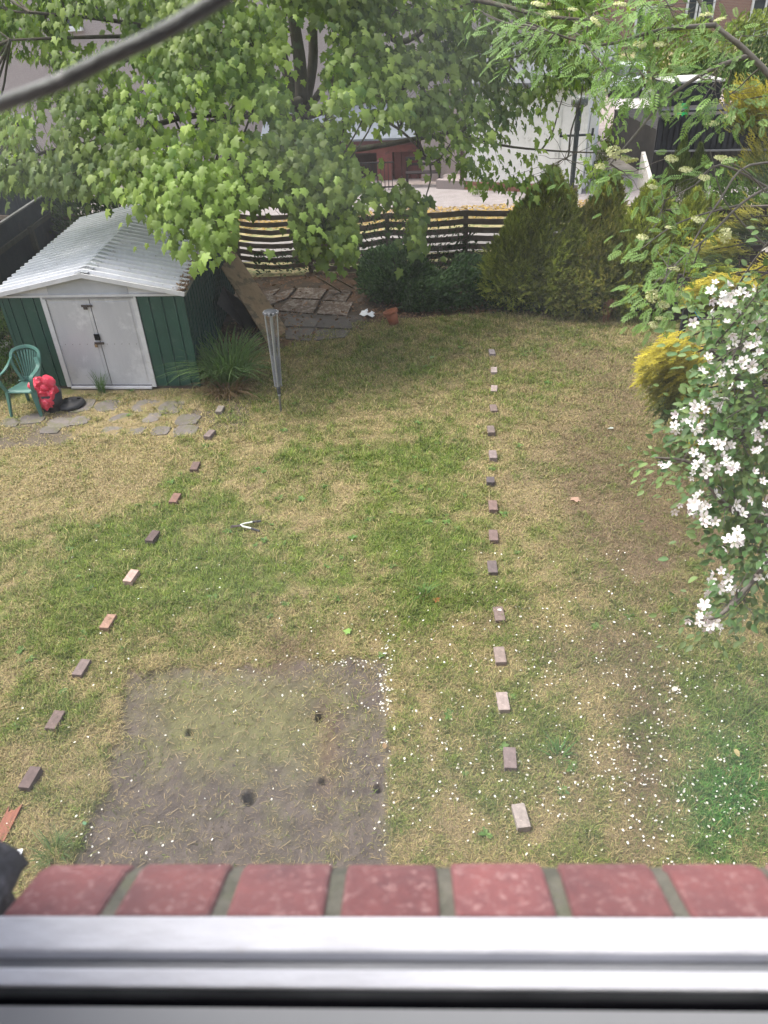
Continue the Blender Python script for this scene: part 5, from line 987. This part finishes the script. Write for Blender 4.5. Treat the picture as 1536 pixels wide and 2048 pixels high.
R = R*np.stack([rng.uniform(.55, 1.1, len(R)), rng.uniform(.8, 1.15, len(R)), np.ones(len(R))], -1)[:, None, :]
LG = [([(572, 50), (646, 50), (640, 240), (578, 240)], .9), ([(-60, 95), (100, 130), (100, 180), (-60, 200)], .9), ([(125, 25), (245, 20), (250, 80), (140, 88)], .75), ([(640, 225), (830, 160), (905, 140), (910, 158), (830, 192), (660, 245)], .8), ([(480, 228), (555, 235), (540, 262), (470, 258)], .9), ([(695, 228), (815, 240), (810, 285), (700, 285)], .75), ([(760, 290), (900, 250), (905, 285), (800, 305)], .7), ([(250, 225), (470, 222), (470, 238), (260, 250)], .45), ([(760, 55), (850, 45), (850, 85), (765, 90)], .8), ([(860, 290), (960, 300), (950, 385), (860, 385)], .35), ([(472, 405), (560, 405), (590, 432), (588, 560), (470, 545)], .95), ([(712, 418), (818, 428), (818, 545), (715, 545)], .92), ([(852, 402), (1000, 395), (1000, 545), (852, 545)], .95), ([(-50, 380), (200, 395), (295, 402), (300, 520), (-50, 520)], .8), ([(1112, 175), (1185, 175), (1185, 262), (1150, 345), (1120, 345)], .9), ([(60, 210), (105, 205), (100, 310), (65, 310)], .8)]
pq = PX(pos); kp = np.ones(len(pos), bool)
for g_, a_ in LG: kp &= ~(inpoly(pq, g_) & (rng.random(len(pos)) < a_))
kp &= rng.random(len(pos)) < np.clip(.50+2.2*(fbm(pq[:, 0]*.02, pq[:, 1]*.022, 1.0, 3)-.25), 0, 1)
pos, R, S_, C = pos[kp], R[kp], S_[kp], C[kp]
ML = leafmat('maple_leaf', trans=.48, rough=.5, gl=.08)
o_ = np.argsort(np.linalg.norm(pos-COn, axis=1)); pq = PX(pos); vis = [i for i in o_ if -10 < pq[i, 0] < 1546 and pq[i, 1] > 0][:300]; msk = np.ones(len(pos), bool); msk[vis] = False
cr_ = scatter('crown', *MAPLE, pos[msk], R[msk], S_[msk], C[msk], ML, maple); cr_['kind'] = 'stuff'
lm_ = npmesh('leaf', MAPLE[0], MAPLE[1], np.tile((.20, .29, .055), (len(MAPLE[0]), 1))); lm_.materials.append(leafmat('maple_leaf_single', trans=.40, rough=.5, rnd=True, gl=.08)); ml_ = worldloc(maple)
def single(name, me, p_, r_, s_, parent, off):
    o = bpy.data.objects.new(name, me); COL.objects.link(o); o.parent = parent; M = Matrix(r_.tolist()).to_4x4(); o.matrix_local = Matrix.Translation(Vector(p_)-off) @ M @ Matrix.Scale(float(s_), 4); return o
for i in vis: single('leaf', lm_, pos[i], R[i], S_[i], maple, ml_)

# ---- rowan
rw = thing('rowan_tree', 'rowan with feathery divided leaves and creamy flower heads reaching in from the right', 'tree', (4.6, 6.6, 0))
rt = Vector((4.6, 6.6, 0)); RT = lambda x_, y_, D_=5.6: AT(x_, y_, D_)
rl = [([rt, Vector((4.4, 6.4, 2.2)), Vector((4.2, 6.2, 3.6)), AT(1640, 330, 6.1)], .08, .04), ([AT(1640, 330, 6.1), RT(1536, 375, 5.9), RT(1480, 410, 5.8), RT(1420, 470, 5.7), RT(1350, 530, 5.5), RT(1310, 600, 5.3)], .013, .004), ([AT(1640, 330, 6.1), RT(1500, 330, 5.9), RT(1440, 400, 5.7), RT(1380, 500, 5.5), RT(1360, 600, 5.4)], .011, .003),
 ([AT(1640, 330, 6.1), RT(1560, 180, 6.2), RT(1490, 100, 6.3), RT(1430, 50, 6.4), RT(1385, -20, 6.5), RT(1300, -120, 6.6)], .026, .011), ([RT(1500, 110, 6.3), RT(1420, 140, 6.2), RT(1330, 200, 6.1), RT(1270, 270, 6.0), RT(1210, 340, 5.9)], .018, .005), ([RT(1430, 50, 6.4), RT(1320, 60, 6.3), RT(1200, 90, 6.2), RT(1090, 60, 6.1)], .018, .005),
 ([RT(1536, 375, 5.9), RT(1440, 330, 5.9), RT(1390, 370, 5.9), RT(1330, 400, 5.8)], .010, .003), ([RT(1540, 500, 5.8), RT(1470, 430, 5.8), RT(1440, 380, 5.8), RT(1420, 300, 5.8)], .008, .003), ([RT(1560, 420, 5.8), RT(1500, 350, 5.7), RT(1450, 320, 5.7)], .008, .003), ([RT(1480, 410, 5.8), RT(1400, 430, 5.8), RT(1340, 455, 5.7), RT(1280, 500, 5.6)], .009, .003)]
rc = []
for cx, cy, rx, ry, n_, D_ in [(1110, 60, 110, 70, 30, 6.1), (1260, 40, 100, 60, 26, 6.2), (1400, 60, 110, 70, 22, 6.2), (1230, 110, 80, 40, 12, 6.1), (1380, 165, 80, 40, 9, 6.0), (1450, 190, 60, 50, 8, 6.1), (1500, 110, 50, 70, 8, 6.2), (1210, 345, 25, 18, 3, 5.9), (1240, 300, 30, 20, 2, 5.9), (1340, 375, 40, 25, 5, 5.9), (1400, 330, 50, 40, 6, 5.8), (1300, 480, 30, 30, 5, 5.4), (1290, 560, 30, 22, 4, 5.4), (1345, 560, 40, 45, 9, 5.4), (1320, 620, 30, 30, 6, 5.35), (1400, 440, 50, 40, 5, 5.5), (1290, 150, 50, 35, 40, 6.2), (1400, 540, 30, 30, 3, 5.5), (1440, 210, 50, 25, 4, 6.0), (1000, 20, 60, 30, 6, 6.1), (1190, 160, 40, 25, 3, 6.0)]:
    for _ in range(n_): rc.append(AT(cx+rng.normal(0, rx*.55), cy+rng.normal(0, ry*.55), D_+rng.uniform(-.4, .5)))
P = np.array([p_ for i_, p_ in enumerate(rc) if i_ % 10 < 8]); branch_tree(rw, rl, P, BARKG, 26, None, .008, .0035, .03)
pos, R, S_, C = leafcloud(P, 6, .11, .6, np.array([4.6, 6.6, 3.0]), .115, (.085, .17, .040), (.19, .29, .070), down=.25, upn=1.0)
pq = PX(pos); kp = ~(inpoly(pq, [(1105, 160), (1195, 160), (1190, 270), (1155, 350), (1110, 350)]) & (rng.random(len(pos)) < .93)); pos, R, S_, C = pos[kp], R[kp], S_[kp], C[kp]
RLM = leafmat('rowan_leaf', trans=.3, gl=.08)
pq = PX(pos); o_ = np.argsort(np.linalg.norm(pos-COn, axis=1)); vis = [i for i in o_ if 0 < pq[i, 0] < 1536 and pq[i, 1] > 0][:300]; msk = np.ones(len(pos), bool); msk[vis] = False
c_ = scatter('crown', *PINN, pos[msk], R[msk], S_[msk], C[msk], RLM, rw); c_['kind'] = 'stuff'
lm_ = npmesh('leaf', PINN[0], PINN[1], np.tile((.14, .24, .055), (len(PINN[0]), 1))); lm_.materials.append(leafmat('rowan_leaf_single', trans=.3, rnd=True, gl=.08))
for i in vis: single('leaf', lm_, pos[i], R[i], S_[i], rw, worldloc(rw))
n = 110; fp = rdir(n); fp[:, 2] = np.abs(fp[:, 2])*.5; R0 = rotframes(rdir(n), fp+[0, 0, .6]); tv, tf = fan([(.5, 0, 0), (.25, .45, .1), (-.25, .45, .1), (-.5, 0, 0), (-.25, -.45, .1), (.25, -.45, .1)], (0, 0, 0))
Vf = (np.einsum('nij,kj->nki', R0, tv*.14)+(fp*rng.uniform(.6, 1, (n, 1)))[:, None, :]*[.5, .5, .35]).reshape(-1, 3); Ff = (tf[None]+(np.arange(n)*len(tv))[:, None, None]).reshape(-1, 3)
fm_ = npmesh('flower_head', Vf, Ff, np.repeat(lerpc((.62, .60, .38), (.50, .52, .28), rng.random(n)), len(tv), 0)); fm_.materials.append(leafmat('rowan_flower', trans=.2))
for fx, fy, D_ in [(1285, 475, 5.3), (1345, 538, 5.3), (1352, 588, 5.3), (1305, 592, 5.2), (1327, 610, 5.2), (1308, 650, 5.2), (1322, 638, 5.25), (1200, 333, 5.8), (1228, 305, 5.8), (1250, 318, 5.8), (1264, 322, 5.8), (1252, 303, 5.8), (1343, 318, 5.7), (1372, 340, 5.7), (1408, 356, 5.7), (1438, 316, 5.7), (1450, 320, 5.7), (1304, 374, 5.7), (1425, 248, 5.9), (1460, 235, 5.9), (1412, 30, 6.1), (1440, 40, 6.1), (1145, 20, 6.0), (1100, 30, 6.0), (1190, 45, 6.0), (1320, 90, 6), (1450, 470, 5.5), (1340, 455, 5.5), (1280, 90, 6.0), (1075, 10, 6), (1395, 440, 5.6), (1240, 10, 6.1)]:
    p_ = AT(fx, fy, D_); r_ = rotframes(rdir(1)*[1, 1, .2], np.array([[0, -.25, 1.]]))[0]; single('flower_head', fm_, p_, r_, random.uniform(.07, .115), rw, worldloc(rw))

# ---- apple tree in blossom
apt = Vector((3.3, 3.2, 0)); ap = thing('apple_tree', 'apple tree in white blossom with dark green leaves along the right edge', 'tree', apt)
Z2D = lambda px_, py_, Z_: CO+ray(px_, py_)*Z_
al = [([apt, Vector((3.2, 3.25, 1.2)), Vector((3.0, 3.2, 2.2))], .11, .075), ([Vector((3.0, 3.2, 2.2)), Z2D(1640, 1000, 3.5), Z2D(1540, 850, 3.4), Z2D(1480, 760, 3.4), Z2D(1420, 700, 3.3)], .05, .007), ([Z2D(1640, 1000, 3.5), Z2D(1540, 1040, 3.3), Z2D(1450, 1010, 3.2), Z2D(1390, 930, 3.2), Z2D(1310, 915, 3.2)], .022, .004),
 ([Z2D(1640, 1000, 3.5), Z2D(1560, 1090, 3.3), Z2D(1490, 1180, 3.1), Z2D(1440, 1230, 3.0), Z2D(1400, 1240, 3.0)], .018, .004), ([Z2D(1540, 850, 3.4), Z2D(1560, 700, 3.5), Z2D(1500, 640, 3.5), Z2D(1450, 610, 3.5)], .02, .005), ([Z2D(1560, 700, 3.5), Z2D(1560, 560, 3.5), Z2D(1545, 470, 3.5)], .014, .005), ([Z2D(1540, 850, 3.4), Z2D(1450, 860, 3.3), Z2D(1390, 850, 3.2)], .015, .004)]
FLW = [(675, 225), (625, 280), (845, 220), (545, 325), (485, 370), (640, 395), (820, 370), (700, 460), (545, 535), (555, 640), (590, 690), (690, 580), (785, 590), (735, 680), (850, 490), (470, 820), (430, 885), (500, 920), (520, 795), (610, 800), (840, 935), (785, 1035), (655, 985), (590, 1020), (645, 1060), (535, 1045), (355, 1105), (520, 1135), (620, 1115), (680, 1130), (730, 1130), (800, 1240), (550, 1275), (480, 1285), (420, 1330), (580, 1300), (605, 1340), (690, 1335), (500, 1380), (640, 1490), (710, 1460), (840, 1390), (660, 1650), (560, 1715), (625, 1730), (500, 1855), (530, 1900), (570, 1850), (550, 1935), (745, 965), (850, 1600), (850, -40), (700, 255), (860, 420), (780, 500), (720, 600), (830, 660), (600, 250), (660, 270), (450, 850), (455, 900), (485, 870)]
FLW = [(1200+a/2.56, 500+b/2.56) for a, b in FLW]
LFC = [(a+rng.normal(0, 12), b+rng.normal(0, 12)) for a, b in FLW]; LFC += [(rng.uniform(1405, 1545), rng.uniform(600, 1100)) for _ in range(150)]+[(rng.uniform(1450, 1545), rng.uniform(1050, 1240)) for _ in range(22)]+[(1470+a*14, 1215-a*9) for a in range(4)]+[(1310+a*16, 915+a*6) for a in range(5)]+[(rng.uniform(1480, 1560), rng.uniform(560, 700)) for _ in range(20)]
LFC = [(a, b) for a, b in LFC if not (a < 1440 and 1010 < b < 1180 and random.random() < .7)]
P = np.array([Z2D(a, b, rng.uniform(3.0, 3.7)) for a, b in LFC]); branch_tree(ap, al, P, BARKG, 26, None, .006, .003, .0, jit=.06)
pos, R, S_, C = leafcloud(P, 12, .065, .8, np.array([3.3, 3.4, 2.5]), .044, (.055, .110, .035), (.180, .260, .080), down=.1, upn=.5)
pq = PX(pos); o_ = np.argsort(np.linalg.norm(pos-COn, axis=1)); vis = [i for i in o_ if 0 < pq[i, 0] < 1536][:300]; msk = np.ones(len(pos), bool); msk[vis] = False
c_ = scatter('foliage', *OVAL, pos[msk], R[msk], S_[msk], C[msk], leafmat('apple_leaf', trans=.25, gl=.1), ap); c_['kind'] = 'stuff'
lm_ = npmesh('leaf', OVAL[0], OVAL[1], np.tile((.06, .13, .035), (len(OVAL[0]), 1))); lm_.materials.append(leafmat('apple_leaf_single', trans=.25, rnd=True, gl=.1))
for i in vis: single('leaf', lm_, pos[i], R[i], S_[i], ap, worldloc(ap))
vc = np.ones(len(FLOWER[0])); fl_ = npmesh('blossom', FLOWER[0], FLOWER[1], np.array([(.88, .87, .87) if k % 5 else (.78, .74, .60) for k in range(len(FLOWER[0]))])); fl_.materials.append(leafmat('apple_petal', tint=(.7, .6, 1.2), trans=.25))
fl2 = npmesh('blossom', FLOWER[0]*[.8, .8, 1.8], FLOWER[1], np.array([(.86, .84, .85) if k % 5 else (.80, .62, .64) for k in range(len(FLOWER[0]))])); fl2.materials.append(leafmat('apple_petal', trans=.25))
nb_ = 0
for (a, b) in FLW:
    c = Z2D(a, b, random.uniform(2.9, 3.15)); k = random.choice((1, 2, 3, 4, 6))
    for j in range(k):
        if nb_ >= 296: break
        dv = Vector((random.gauss(0, .028), random.gauss(0, .02), random.gauss(0, .026))); nr = np.array([[dv.x*14-.35, -.8+dv.y*8, .75+dv.z*14]])+rng.normal(0, .25, (1, 3)); single('blossom', random.choice((fl_, fl_, fl2)), c+dv, rotframes(rdir(1), nr)[0], random.uniform(.017, .033), ap, worldloc(ap)); nb_ += 1
# ---- spray foliage shrubs
def sprayshrub(name, label, cat, pts, size, c1, c2, out_c, base, mat='conifer_spray', upb=.5, down=0., stems=None, group=None, tmpl=SPRAY, trans=.12, z0=0):
    t = thing(name, label, cat, (base[0], base[1], z0), group); P = np.asarray(pts); n = len(P); out = P-out_c; out /= np.linalg.norm(out, axis=1, keepdims=True); tip = out*.8+rdir(n)*.5+np.array([0, 0, upb-down]); R = rotframes(tip, rdir(n)*.8+np.array([0, -.6, .9])); tt = rng.random(n)
    o = scatter('foliage', *tmpl, P, R, size*rng.uniform(.6, 1.3, n), lerpc(c1, c2, tt)*(rng.uniform(.65, 1.3, n)*np.clip(.4+1.2*fbm(P[:, 0]*3+20, P[:, 2]*3+P[:, 1]*2+20, 1.0, 3), .5, 1.5))[:, None], leafmat(mat, trans=trans), t); o['kind'] = 'stuff'
    if stems:
        m = MB()
        for a_, b_, r_ in stems: m.tube(bez(a_, b_, 5, 0, .03), [r_*(1-.12*i) for i in range(6)], 6)
        m.build('stem', WOODDARK, t)
    return t
def plume(cx, cy, h, r, n, z0=0, lean=(0, 0), ragged=.35, pw=1.0):
    t = rng.random(n)**.85; ang = rng.uniform(0, 2*np.pi, n); prof = np.minimum(1, (1-t)**(pw*.8)*1.5)*np.clip(.55+t*2.4, 0, 1); lump = 1+ragged*1.4*(fbm(ang*1.3+cx*5, t*6+cy, 1.6, 3)-.5)*2
    rr = r*prof*lump*np.sqrt(rng.uniform(.45, 1, n)); return np.stack([cx+lean[0]*t+rr*np.cos(ang), cy+lean[1]*t+rr*np.sin(ang)*.9, z0+h*t], -1)
HC1, HC2 = (.13, .160, .036), (.36, .37, .090)
hedge = [(2.75, 14.3, [(0, 0, 1.75, .55), (.35, -.2, 1.3, .55)], 'leftmost olive green conifer of the row, its top beside the fence post'), (3.35, 14.4, [(0, 0, 2.35, .75), (-.35, .1, 1.95, .5), (.3, -.5, 1.5, .6)], 'tallest olive conifer of the row, second from the left, in front of the lamp post'),
 (4.25, 14.2, [(0, 0, 2.05, .6), (.25, .3, 2.2, .4), (-.2, -.6, 1.4, .6)], 'middle conifer of the row with a browned lower side'), (5.0, 14.0, [(0, 0, 2.1, .6), (.3, .2, 1.95, .5), (-.1, -.55, 1.5, .55)], 'olive conifer fourth from the left, below the garden path'), (5.8, 13.9, [(0, 0, 1.95, .55), (.35, .1, 1.8, .45), (.1, -.5, 1.2, .55)], 'rightmost conifer of the row, against the dark slatted fence')]
for i, (cx, cy, pls, lb) in enumerate(hedge):
    P = np.concatenate([plume(cx+dx_, cy+dy_, h_, r_*1.22, int(3600*h_*r_)) for dx_, dy_, h_, r_ in pls]); br = fbm(P[:, 0], P[:, 2], 1.2, 3) if 0 else None
    sprayshrub('conifer_shrub', lb, 'conifer', P, .13, HC1, HC2 if i != 2 else (.30, .26, .08), np.array([cx, cy+.2, .3]), (cx, cy), upb=.25, trans=.4, mat='hedge_spray', tmpl=SPRAYW, stems=[(Vector((cx+dx_, cy+dy_, 0)), Vector((cx+dx_, cy+dy_, h_*.85)), .035) for dx_, dy_, h_, r_ in pls], group='conifers in a row at the back of the lawn')
q = G(1230, 655); sprayshrub('dead_branch', 'rusty brown dead conifer sprig hanging low in the middle of the conifer row', 'branch', np.array([(q.x-.1+rng.normal(0, .04), q.y+.25, .1+rng.uniform(0, .35)) for _ in range(60)]), .12, (.20, .085, .04), (.15, .07, .035), np.array([q.x-.1, q.y+.6, .5]), (q.x-.1, q.y+.25), upb=-.8)
# dark leafy shrub and ground ivy before the rail fence
def blob(cx, cy, cz, rx, ry, rz, n, lo=.5): d_ = rdir(n); r_ = rng.uniform(lo, 1, n)**.6*(1+.5*(fbm(d_[:, 0]*2+cx, d_[:, 2]*2+cy, 1.5, 3)-.5)*2*.5); p_ = np.array([cx, cy, cz])+d_*np.array([rx, ry, rz])*r_[:, None]; p_[:, 2] = np.maximum(p_[:, 2], .04); return p_
DG1, DG2 = (.035, .075, .028), (.085, .150, .050)
P = np.concatenate([blob(.45, 14.9, .5, .75, .6, .55, 4200), blob(.25, 15.6, .45, .45, .4, .4, 1500), blob(1.0, 15.0, .3, .5, .4, .35, 1400), blob(1.0, 14.3, .25, .6, .35, .35, 1800), blob(1.75, 14.6, .3, .55, .5, .4, 1800), blob(2.1, 15.6, .3, .5, .4, .35, 1000)])
sprayshrub('dark_shrub', 'dark green leafy shrub before the rail fence, behind the terracotta pot', 'shrub', P, .075, DG1, DG2, np.array([.7, 15.2, .2]), (.7, 15), mat='dark_leaf', tmpl=OVAL, trans=.15, stems=[(Vector((.6, 15, 0)), Vector((.4, 15, 1.1)), .03), (Vector((.7, 15, 0)), Vector((1.2, 15, .8)), .025)])
n = 9000; x = rng.uniform(.6, 6.4, n); yy = np.interp(x, [.6, 2.2, 4.5, 6.4], [14.0, 13.75, 13.35, 12.8]); P = np.stack([x, yy+rng.random(n)**1.3*1.5, .03+rng.random(n)*.42*fbm(x, x*0, 1.5, 3)], -1)
t = sprayshrub('ground_cover', 'x', 'x', P, .05, (.022, .045, .016), (.06, .10, .03), np.array([3, 16, -1.]), (3, 14), mat='dark_leaf', tmpl=OVAL, trans=.15)
c_ = t.children[0]; w_ = c_.matrix_world.copy(); c_.parent = None; c_.location = t.location; bpy.data.objects.remove(t); c_.name = 'ground_cover'; tag(c_, 'low dark green ground cover under the conifers and shrub at the back of the lawn', 'ground cover', kind='stuff')
# ivy on the rail fence and behind the shed
P = np.concatenate([np.stack([rng.uniform(1.1, 2.3, 1400), rng.normal(16.5, .1, 1400), rng.uniform(.1, 1.1, 1400)*rng.random(1400)**.4], -1), np.stack([rng.uniform(-2.6, -.6, 700), rng.normal(17.0, .15, 700), rng.uniform(.05, .5, 700)], -1), np.stack([rng.uniform(-.3, 1.2, 900), rng.normal(16.45, .08, 900), rng.uniform(.3, 1.25, 900)], -1)])
sprayshrub('fence_ivy', 'dark small leaved climber growing through the rails of the back fence', 'climber', P, .06, DG1, (.05, .08, .03), np.array([1, 17.5, 0]), (1, 16.5), mat='dark_leaf', tmpl=OVAL, trans=.15)
P = np.concatenate([blob(-6.2, 17.6, .9, .9, .6, 1.0, 4200), blob(-5.0, 17.3, 1.0, .8, .5, .9, 2800), blob(-4.0, 17.2, .8, .9, .4, .9, 2400)])
sprayshrub('dark_bush', 'dark bush behind the shed roof, under the maple, by the left fence', 'bush', P, .075, (.028, .055, .018), (.075, .11, .032), np.array([-5.2, 17.9, .5]), (-5.2, 17.4), mat='dark_leaf', tmpl=OVAL, trans=.15)
P = np.concatenate([blob(-9.8, 20.6, 1.9, 1.7, 1.0, 1.7, 5200), blob(-12.5, 21, 2.2, 1.5, 1.0, 1.6, 3000)]); sprayshrub('yellow_green_bush', 'yellowish green bush beyond the black boards at the far left', 'bush', P, .10, (.10, .13, .03), (.17, .19, .045), np.array([-10.5, 21, 1]), (-10.5, 20.8), mat='light_leaf', tmpl=OVAL, trans=.25)
q = G(15, 790); P = np.concatenate([blob(q.x-.35, q.y+1.2, .45, .5, .9, .5, 3800), blob(q.x-.1, q.y+.3, .2, .35, .5, .3, 1500)]); sprayshrub('leafy_bush', 'bright green leafy bush at the left edge behind the plastic chair', 'bush', P, .05, (.04, .085, .022), (.12, .18, .045), np.array([q.x-.3, q.y+1.4, 0]), (q.x-.3, q.y+1), mat='light_leaf', tmpl=OVAL, trans=.2)
# golden conifer at the right
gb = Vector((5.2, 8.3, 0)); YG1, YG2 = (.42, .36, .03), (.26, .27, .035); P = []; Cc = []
def gold(cx, cy, rx, ry, D_, n, yel):
    for _ in range(n):
        u = rng.normal(0, .5); v = rng.normal(0, .5)
        if u*u+v*v > 1.1: continue
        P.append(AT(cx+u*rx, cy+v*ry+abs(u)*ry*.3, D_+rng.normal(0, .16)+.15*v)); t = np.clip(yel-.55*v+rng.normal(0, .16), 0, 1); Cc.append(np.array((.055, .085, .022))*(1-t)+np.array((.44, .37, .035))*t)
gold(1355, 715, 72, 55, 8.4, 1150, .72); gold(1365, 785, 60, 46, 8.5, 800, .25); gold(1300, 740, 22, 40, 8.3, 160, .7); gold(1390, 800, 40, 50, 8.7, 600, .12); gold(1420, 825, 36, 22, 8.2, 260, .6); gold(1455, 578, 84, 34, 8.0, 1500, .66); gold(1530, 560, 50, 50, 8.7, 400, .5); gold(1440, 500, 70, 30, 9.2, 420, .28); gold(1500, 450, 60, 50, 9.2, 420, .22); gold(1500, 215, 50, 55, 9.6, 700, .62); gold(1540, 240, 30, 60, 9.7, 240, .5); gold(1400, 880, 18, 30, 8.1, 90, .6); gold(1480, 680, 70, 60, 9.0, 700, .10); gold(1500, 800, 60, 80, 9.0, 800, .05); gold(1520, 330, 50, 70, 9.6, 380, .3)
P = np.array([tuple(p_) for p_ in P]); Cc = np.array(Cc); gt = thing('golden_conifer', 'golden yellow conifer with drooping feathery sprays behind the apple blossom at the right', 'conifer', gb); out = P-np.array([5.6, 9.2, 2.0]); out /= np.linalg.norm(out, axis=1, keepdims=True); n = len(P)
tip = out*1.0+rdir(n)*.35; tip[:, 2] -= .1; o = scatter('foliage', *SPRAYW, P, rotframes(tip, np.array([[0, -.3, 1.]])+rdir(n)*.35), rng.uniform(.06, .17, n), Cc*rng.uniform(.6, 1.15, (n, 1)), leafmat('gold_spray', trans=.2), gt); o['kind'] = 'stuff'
m = MB(); m.tube(smooth_path([gb, gb+Vector((0, .1, 1.5)), gb+Vector((.05, .1, 3)), gb+Vector((0, .2, 4.6))], 3), [.11-.007*i for i in range(10)], 9); m.build('trunk', WOODDARK, gt); m = MB(); Ck, idx = kmeans(P, 40)
for c in Ck:
    m.tube(bez(gb+Vector((0, .1, max(.4, c[2]+.15))), c, 6, .05, .03), [.018-.002*i for i in range(7)], 5, cap=False)
o = m.build('branches', WOODDARK, gt); o['kind'] = 'stuff'
# beyond the right fence
for (px_, py_, D_, h_, r_, lb) in [(1368, 285, 19.5, 2.1, .42, 'narrow young conifer standing in front of the black picket fence'), (1400, 300, 19.8, 1.9, .36, 'smaller narrow conifer just right of the young one before the picket fence')]:
    q = AT(px_, py_, D_); sprayshrub('young_conifer', lb, 'conifer', plume(q.x, q.y, q.z+.05, r_, 2200), .13, (.045, .075, .016), (.13, .16, .03), np.array([q.x, q.y, .3]), (q.x, q.y), upb=.9, stems=[(Vector((q.x, q.y, 0)), Vector((q.x, q.y, q.z*.9)), .03)])
P = np.concatenate([blob(9.2, 17.9, .9, 1.5, .8, .9, 6200), blob(8.0, 16.6, .6, 1.1, .6, .65, 3000), blob(10.4, 16.6, .9, 1.0, .7, .9, 2500)]); sprayshrub('round_bush', 'dense green bush beyond the slatted fence at the right edge', 'bush', P, .08, (.045, .085, .020), (.11, .17, .04), np.array([9.2, 18, 0]), (9.2, 17.8), mat='light_leaf', tmpl=OVAL, trans=.2)
P = np.concatenate([blob(15.5, 37, .9, 2.4, 1.2, 1.3, 3500), blob(18.5, 38, 1.3, 2.5, 1.2, 1.6, 3500)]); sprayshrub('far_hedge', 'dark green hedge behind the black store', 'hedge', P, .16, (.03, .06, .018), (.08, .12, .03), np.array([17, 38, 0]), (17, 37.5), mat='dark_leaf', tmpl=OVAL, trans=.15)
P = np.concatenate([blob(12.6, 45, 1.5, 1.0, 1.0, 1.6, 1500), blob(16.6, 46, 1.8, 2.2, 1.0, 1.6, 3500), blob(20.5, 45, 1.8, 2.2, 1.0, 1.6, 3000)]); sprayshrub('far_bush', 'sunlit yellow green bushes before the far brick house', 'bush', P, .18, (.10, .15, .03), (.22, .26, .05), np.array([17, 46, 0]), (17, 45.5), mat='light_leaf', tmpl=OVAL, trans=.25)
P = np.stack([7.55+.14*(rng.uniform(24.5, 37, 1500)-24.5)*.9, np.zeros(1500), rng.random(1500)*.4], -1); yy = rng.uniform(24, 36, 1500); P[:, 1] = yy; P[:, 0] = np.interp(yy, [24, 36], [G(1168, 352).x-.1, G(1240, 235).x-.2])+rng.normal(0, .15, 1500); sprayshrub('path_edge_plants', 'low weedy plants along the left edge of the garden path', 'plants', P, .09, (.06, .09, .025), (.14, .14, .04), np.array([8, 30, -2]), (8, 28), mat='light_leaf', tmpl=OVAL, trans=.2)
yy = rng.uniform(23.2, 36, 1200); P = np.stack([np.interp(yy, [23, 36], [G(1300, 372).x-.35, G(1296, 236).x])+rng.normal(0, .1, 1200), yy, rng.random(1200)*.35], -1); sprayshrub('path_edge_plants', 'bright green weeds along the right edge of the path by the black picket fence', 'plants', P, .08, (.07, .12, .025), (.17, .20, .04), np.array([9, 30, -2]), (9, 28), mat='light_leaf', tmpl=OVAL, trans=.2)
n = 26; q = G(955, 392); P = blob(q.x, q.y, .1, .22, .14, .14, 120); sprayshrub('verge_weed', 'small pale green weed at the foot of the white garage wall', 'weed', P, .08, (.15, .22, .07), (.25, .32, .12), np.array([q.x, q.y, -.2]), (q.x, q.y), mat='light_leaf', tmpl=OVAL)

# =================================================================== window glass: a thin dusty pane (volume only, so it never hides the view as a surface)
gm = bpy.data.materials.new('dusty_glass'); gm.use_nodes = True; t_ = gm.node_tree; N = t_.nodes; L_ = t_.links
for n_ in list(N):
    if n_.type == 'BSDF_PRINCIPLED': N.remove(n_)
pv = N.new('ShaderNodeVolumePrincipled'); L_.new(pv.outputs[0], N['Material Output'].inputs['Volume']); tc = N.new('ShaderNodeTexCoord')
n1 = N.new('ShaderNodeTexNoise'); n1.inputs['Scale'].default_value = 9; n1.inputs['Detail'].default_value = 3; L_.new(tc.outputs['Object'], n1.inputs['Vector'])
mr = N.new('ShaderNodeMapRange'); mr.inputs[1].default_value = .35; mr.inputs[2].default_value = .75; mr.inputs[3].default_value = 6.0; mr.inputs[4].default_value = 17.0; L_.new(n1.outputs[0], mr.inputs[0]); dens_ = mr.outputs[0]
GO = WP(.3, .1955, 5.45)
for (x_, y_, r_, a_) in [(900, 110, 180, 20), (620, 290, 150, 16), (1140, 560, 170, 7), (760, 420, 110, 6), (300, 1640, 420, 26), (800, 1600, 360, 20), (1250, 1500, 380, 22), (500, 1150, 220, 6), (40, 330, 130, 12), (1150, 1250, 240, 6), (1060, 960, 60, 6)]:
    c_ = PL(x_, y_, WP(0, .1955, 5), WN)-GO; rr = r_/FPX*(c_+GO-CO).length
    vm = N.new('ShaderNodeVectorMath'); vm.operation = 'DISTANCE'; L_.new(tc.outputs['Object'], vm.inputs[0]); vm.inputs[1].default_value = c_
    m2 = N.new('ShaderNodeMapRange'); m2.interpolation_type = 'SMOOTHSTEP'; m2.inputs[1].default_value = rr*1.25; m2.inputs[2].default_value = rr*.1; m2.inputs[3].default_value = 0; m2.inputs[4].default_value = a_; L_.new(vm.outputs['Value'], m2.inputs[0])
    ad = N.new('ShaderNodeMath'); L_.new(dens_, ad.inputs[0]); L_.new(m2.outputs[0], ad.inputs[1]); dens_ = ad.outputs[0]
L_.new(dens_, pv.inputs['Density']); pv.inputs['Color'].default_value = (.90, .90, .88, 1); pv.inputs['Anisotropy'].default_value = .2
m = MB(); m.box(GO, (1.14, .004, 1.47), AXW)
me = bpy.data.meshes.new('glass_pane'); me.from_pydata([tuple(v-GO) for v in m.v], [], m.f); me.materials.append(gm); go = bpy.data.objects.new('glass_pane', me); COL.objects.link(go); go.parent = house; go.location = GO-house.location
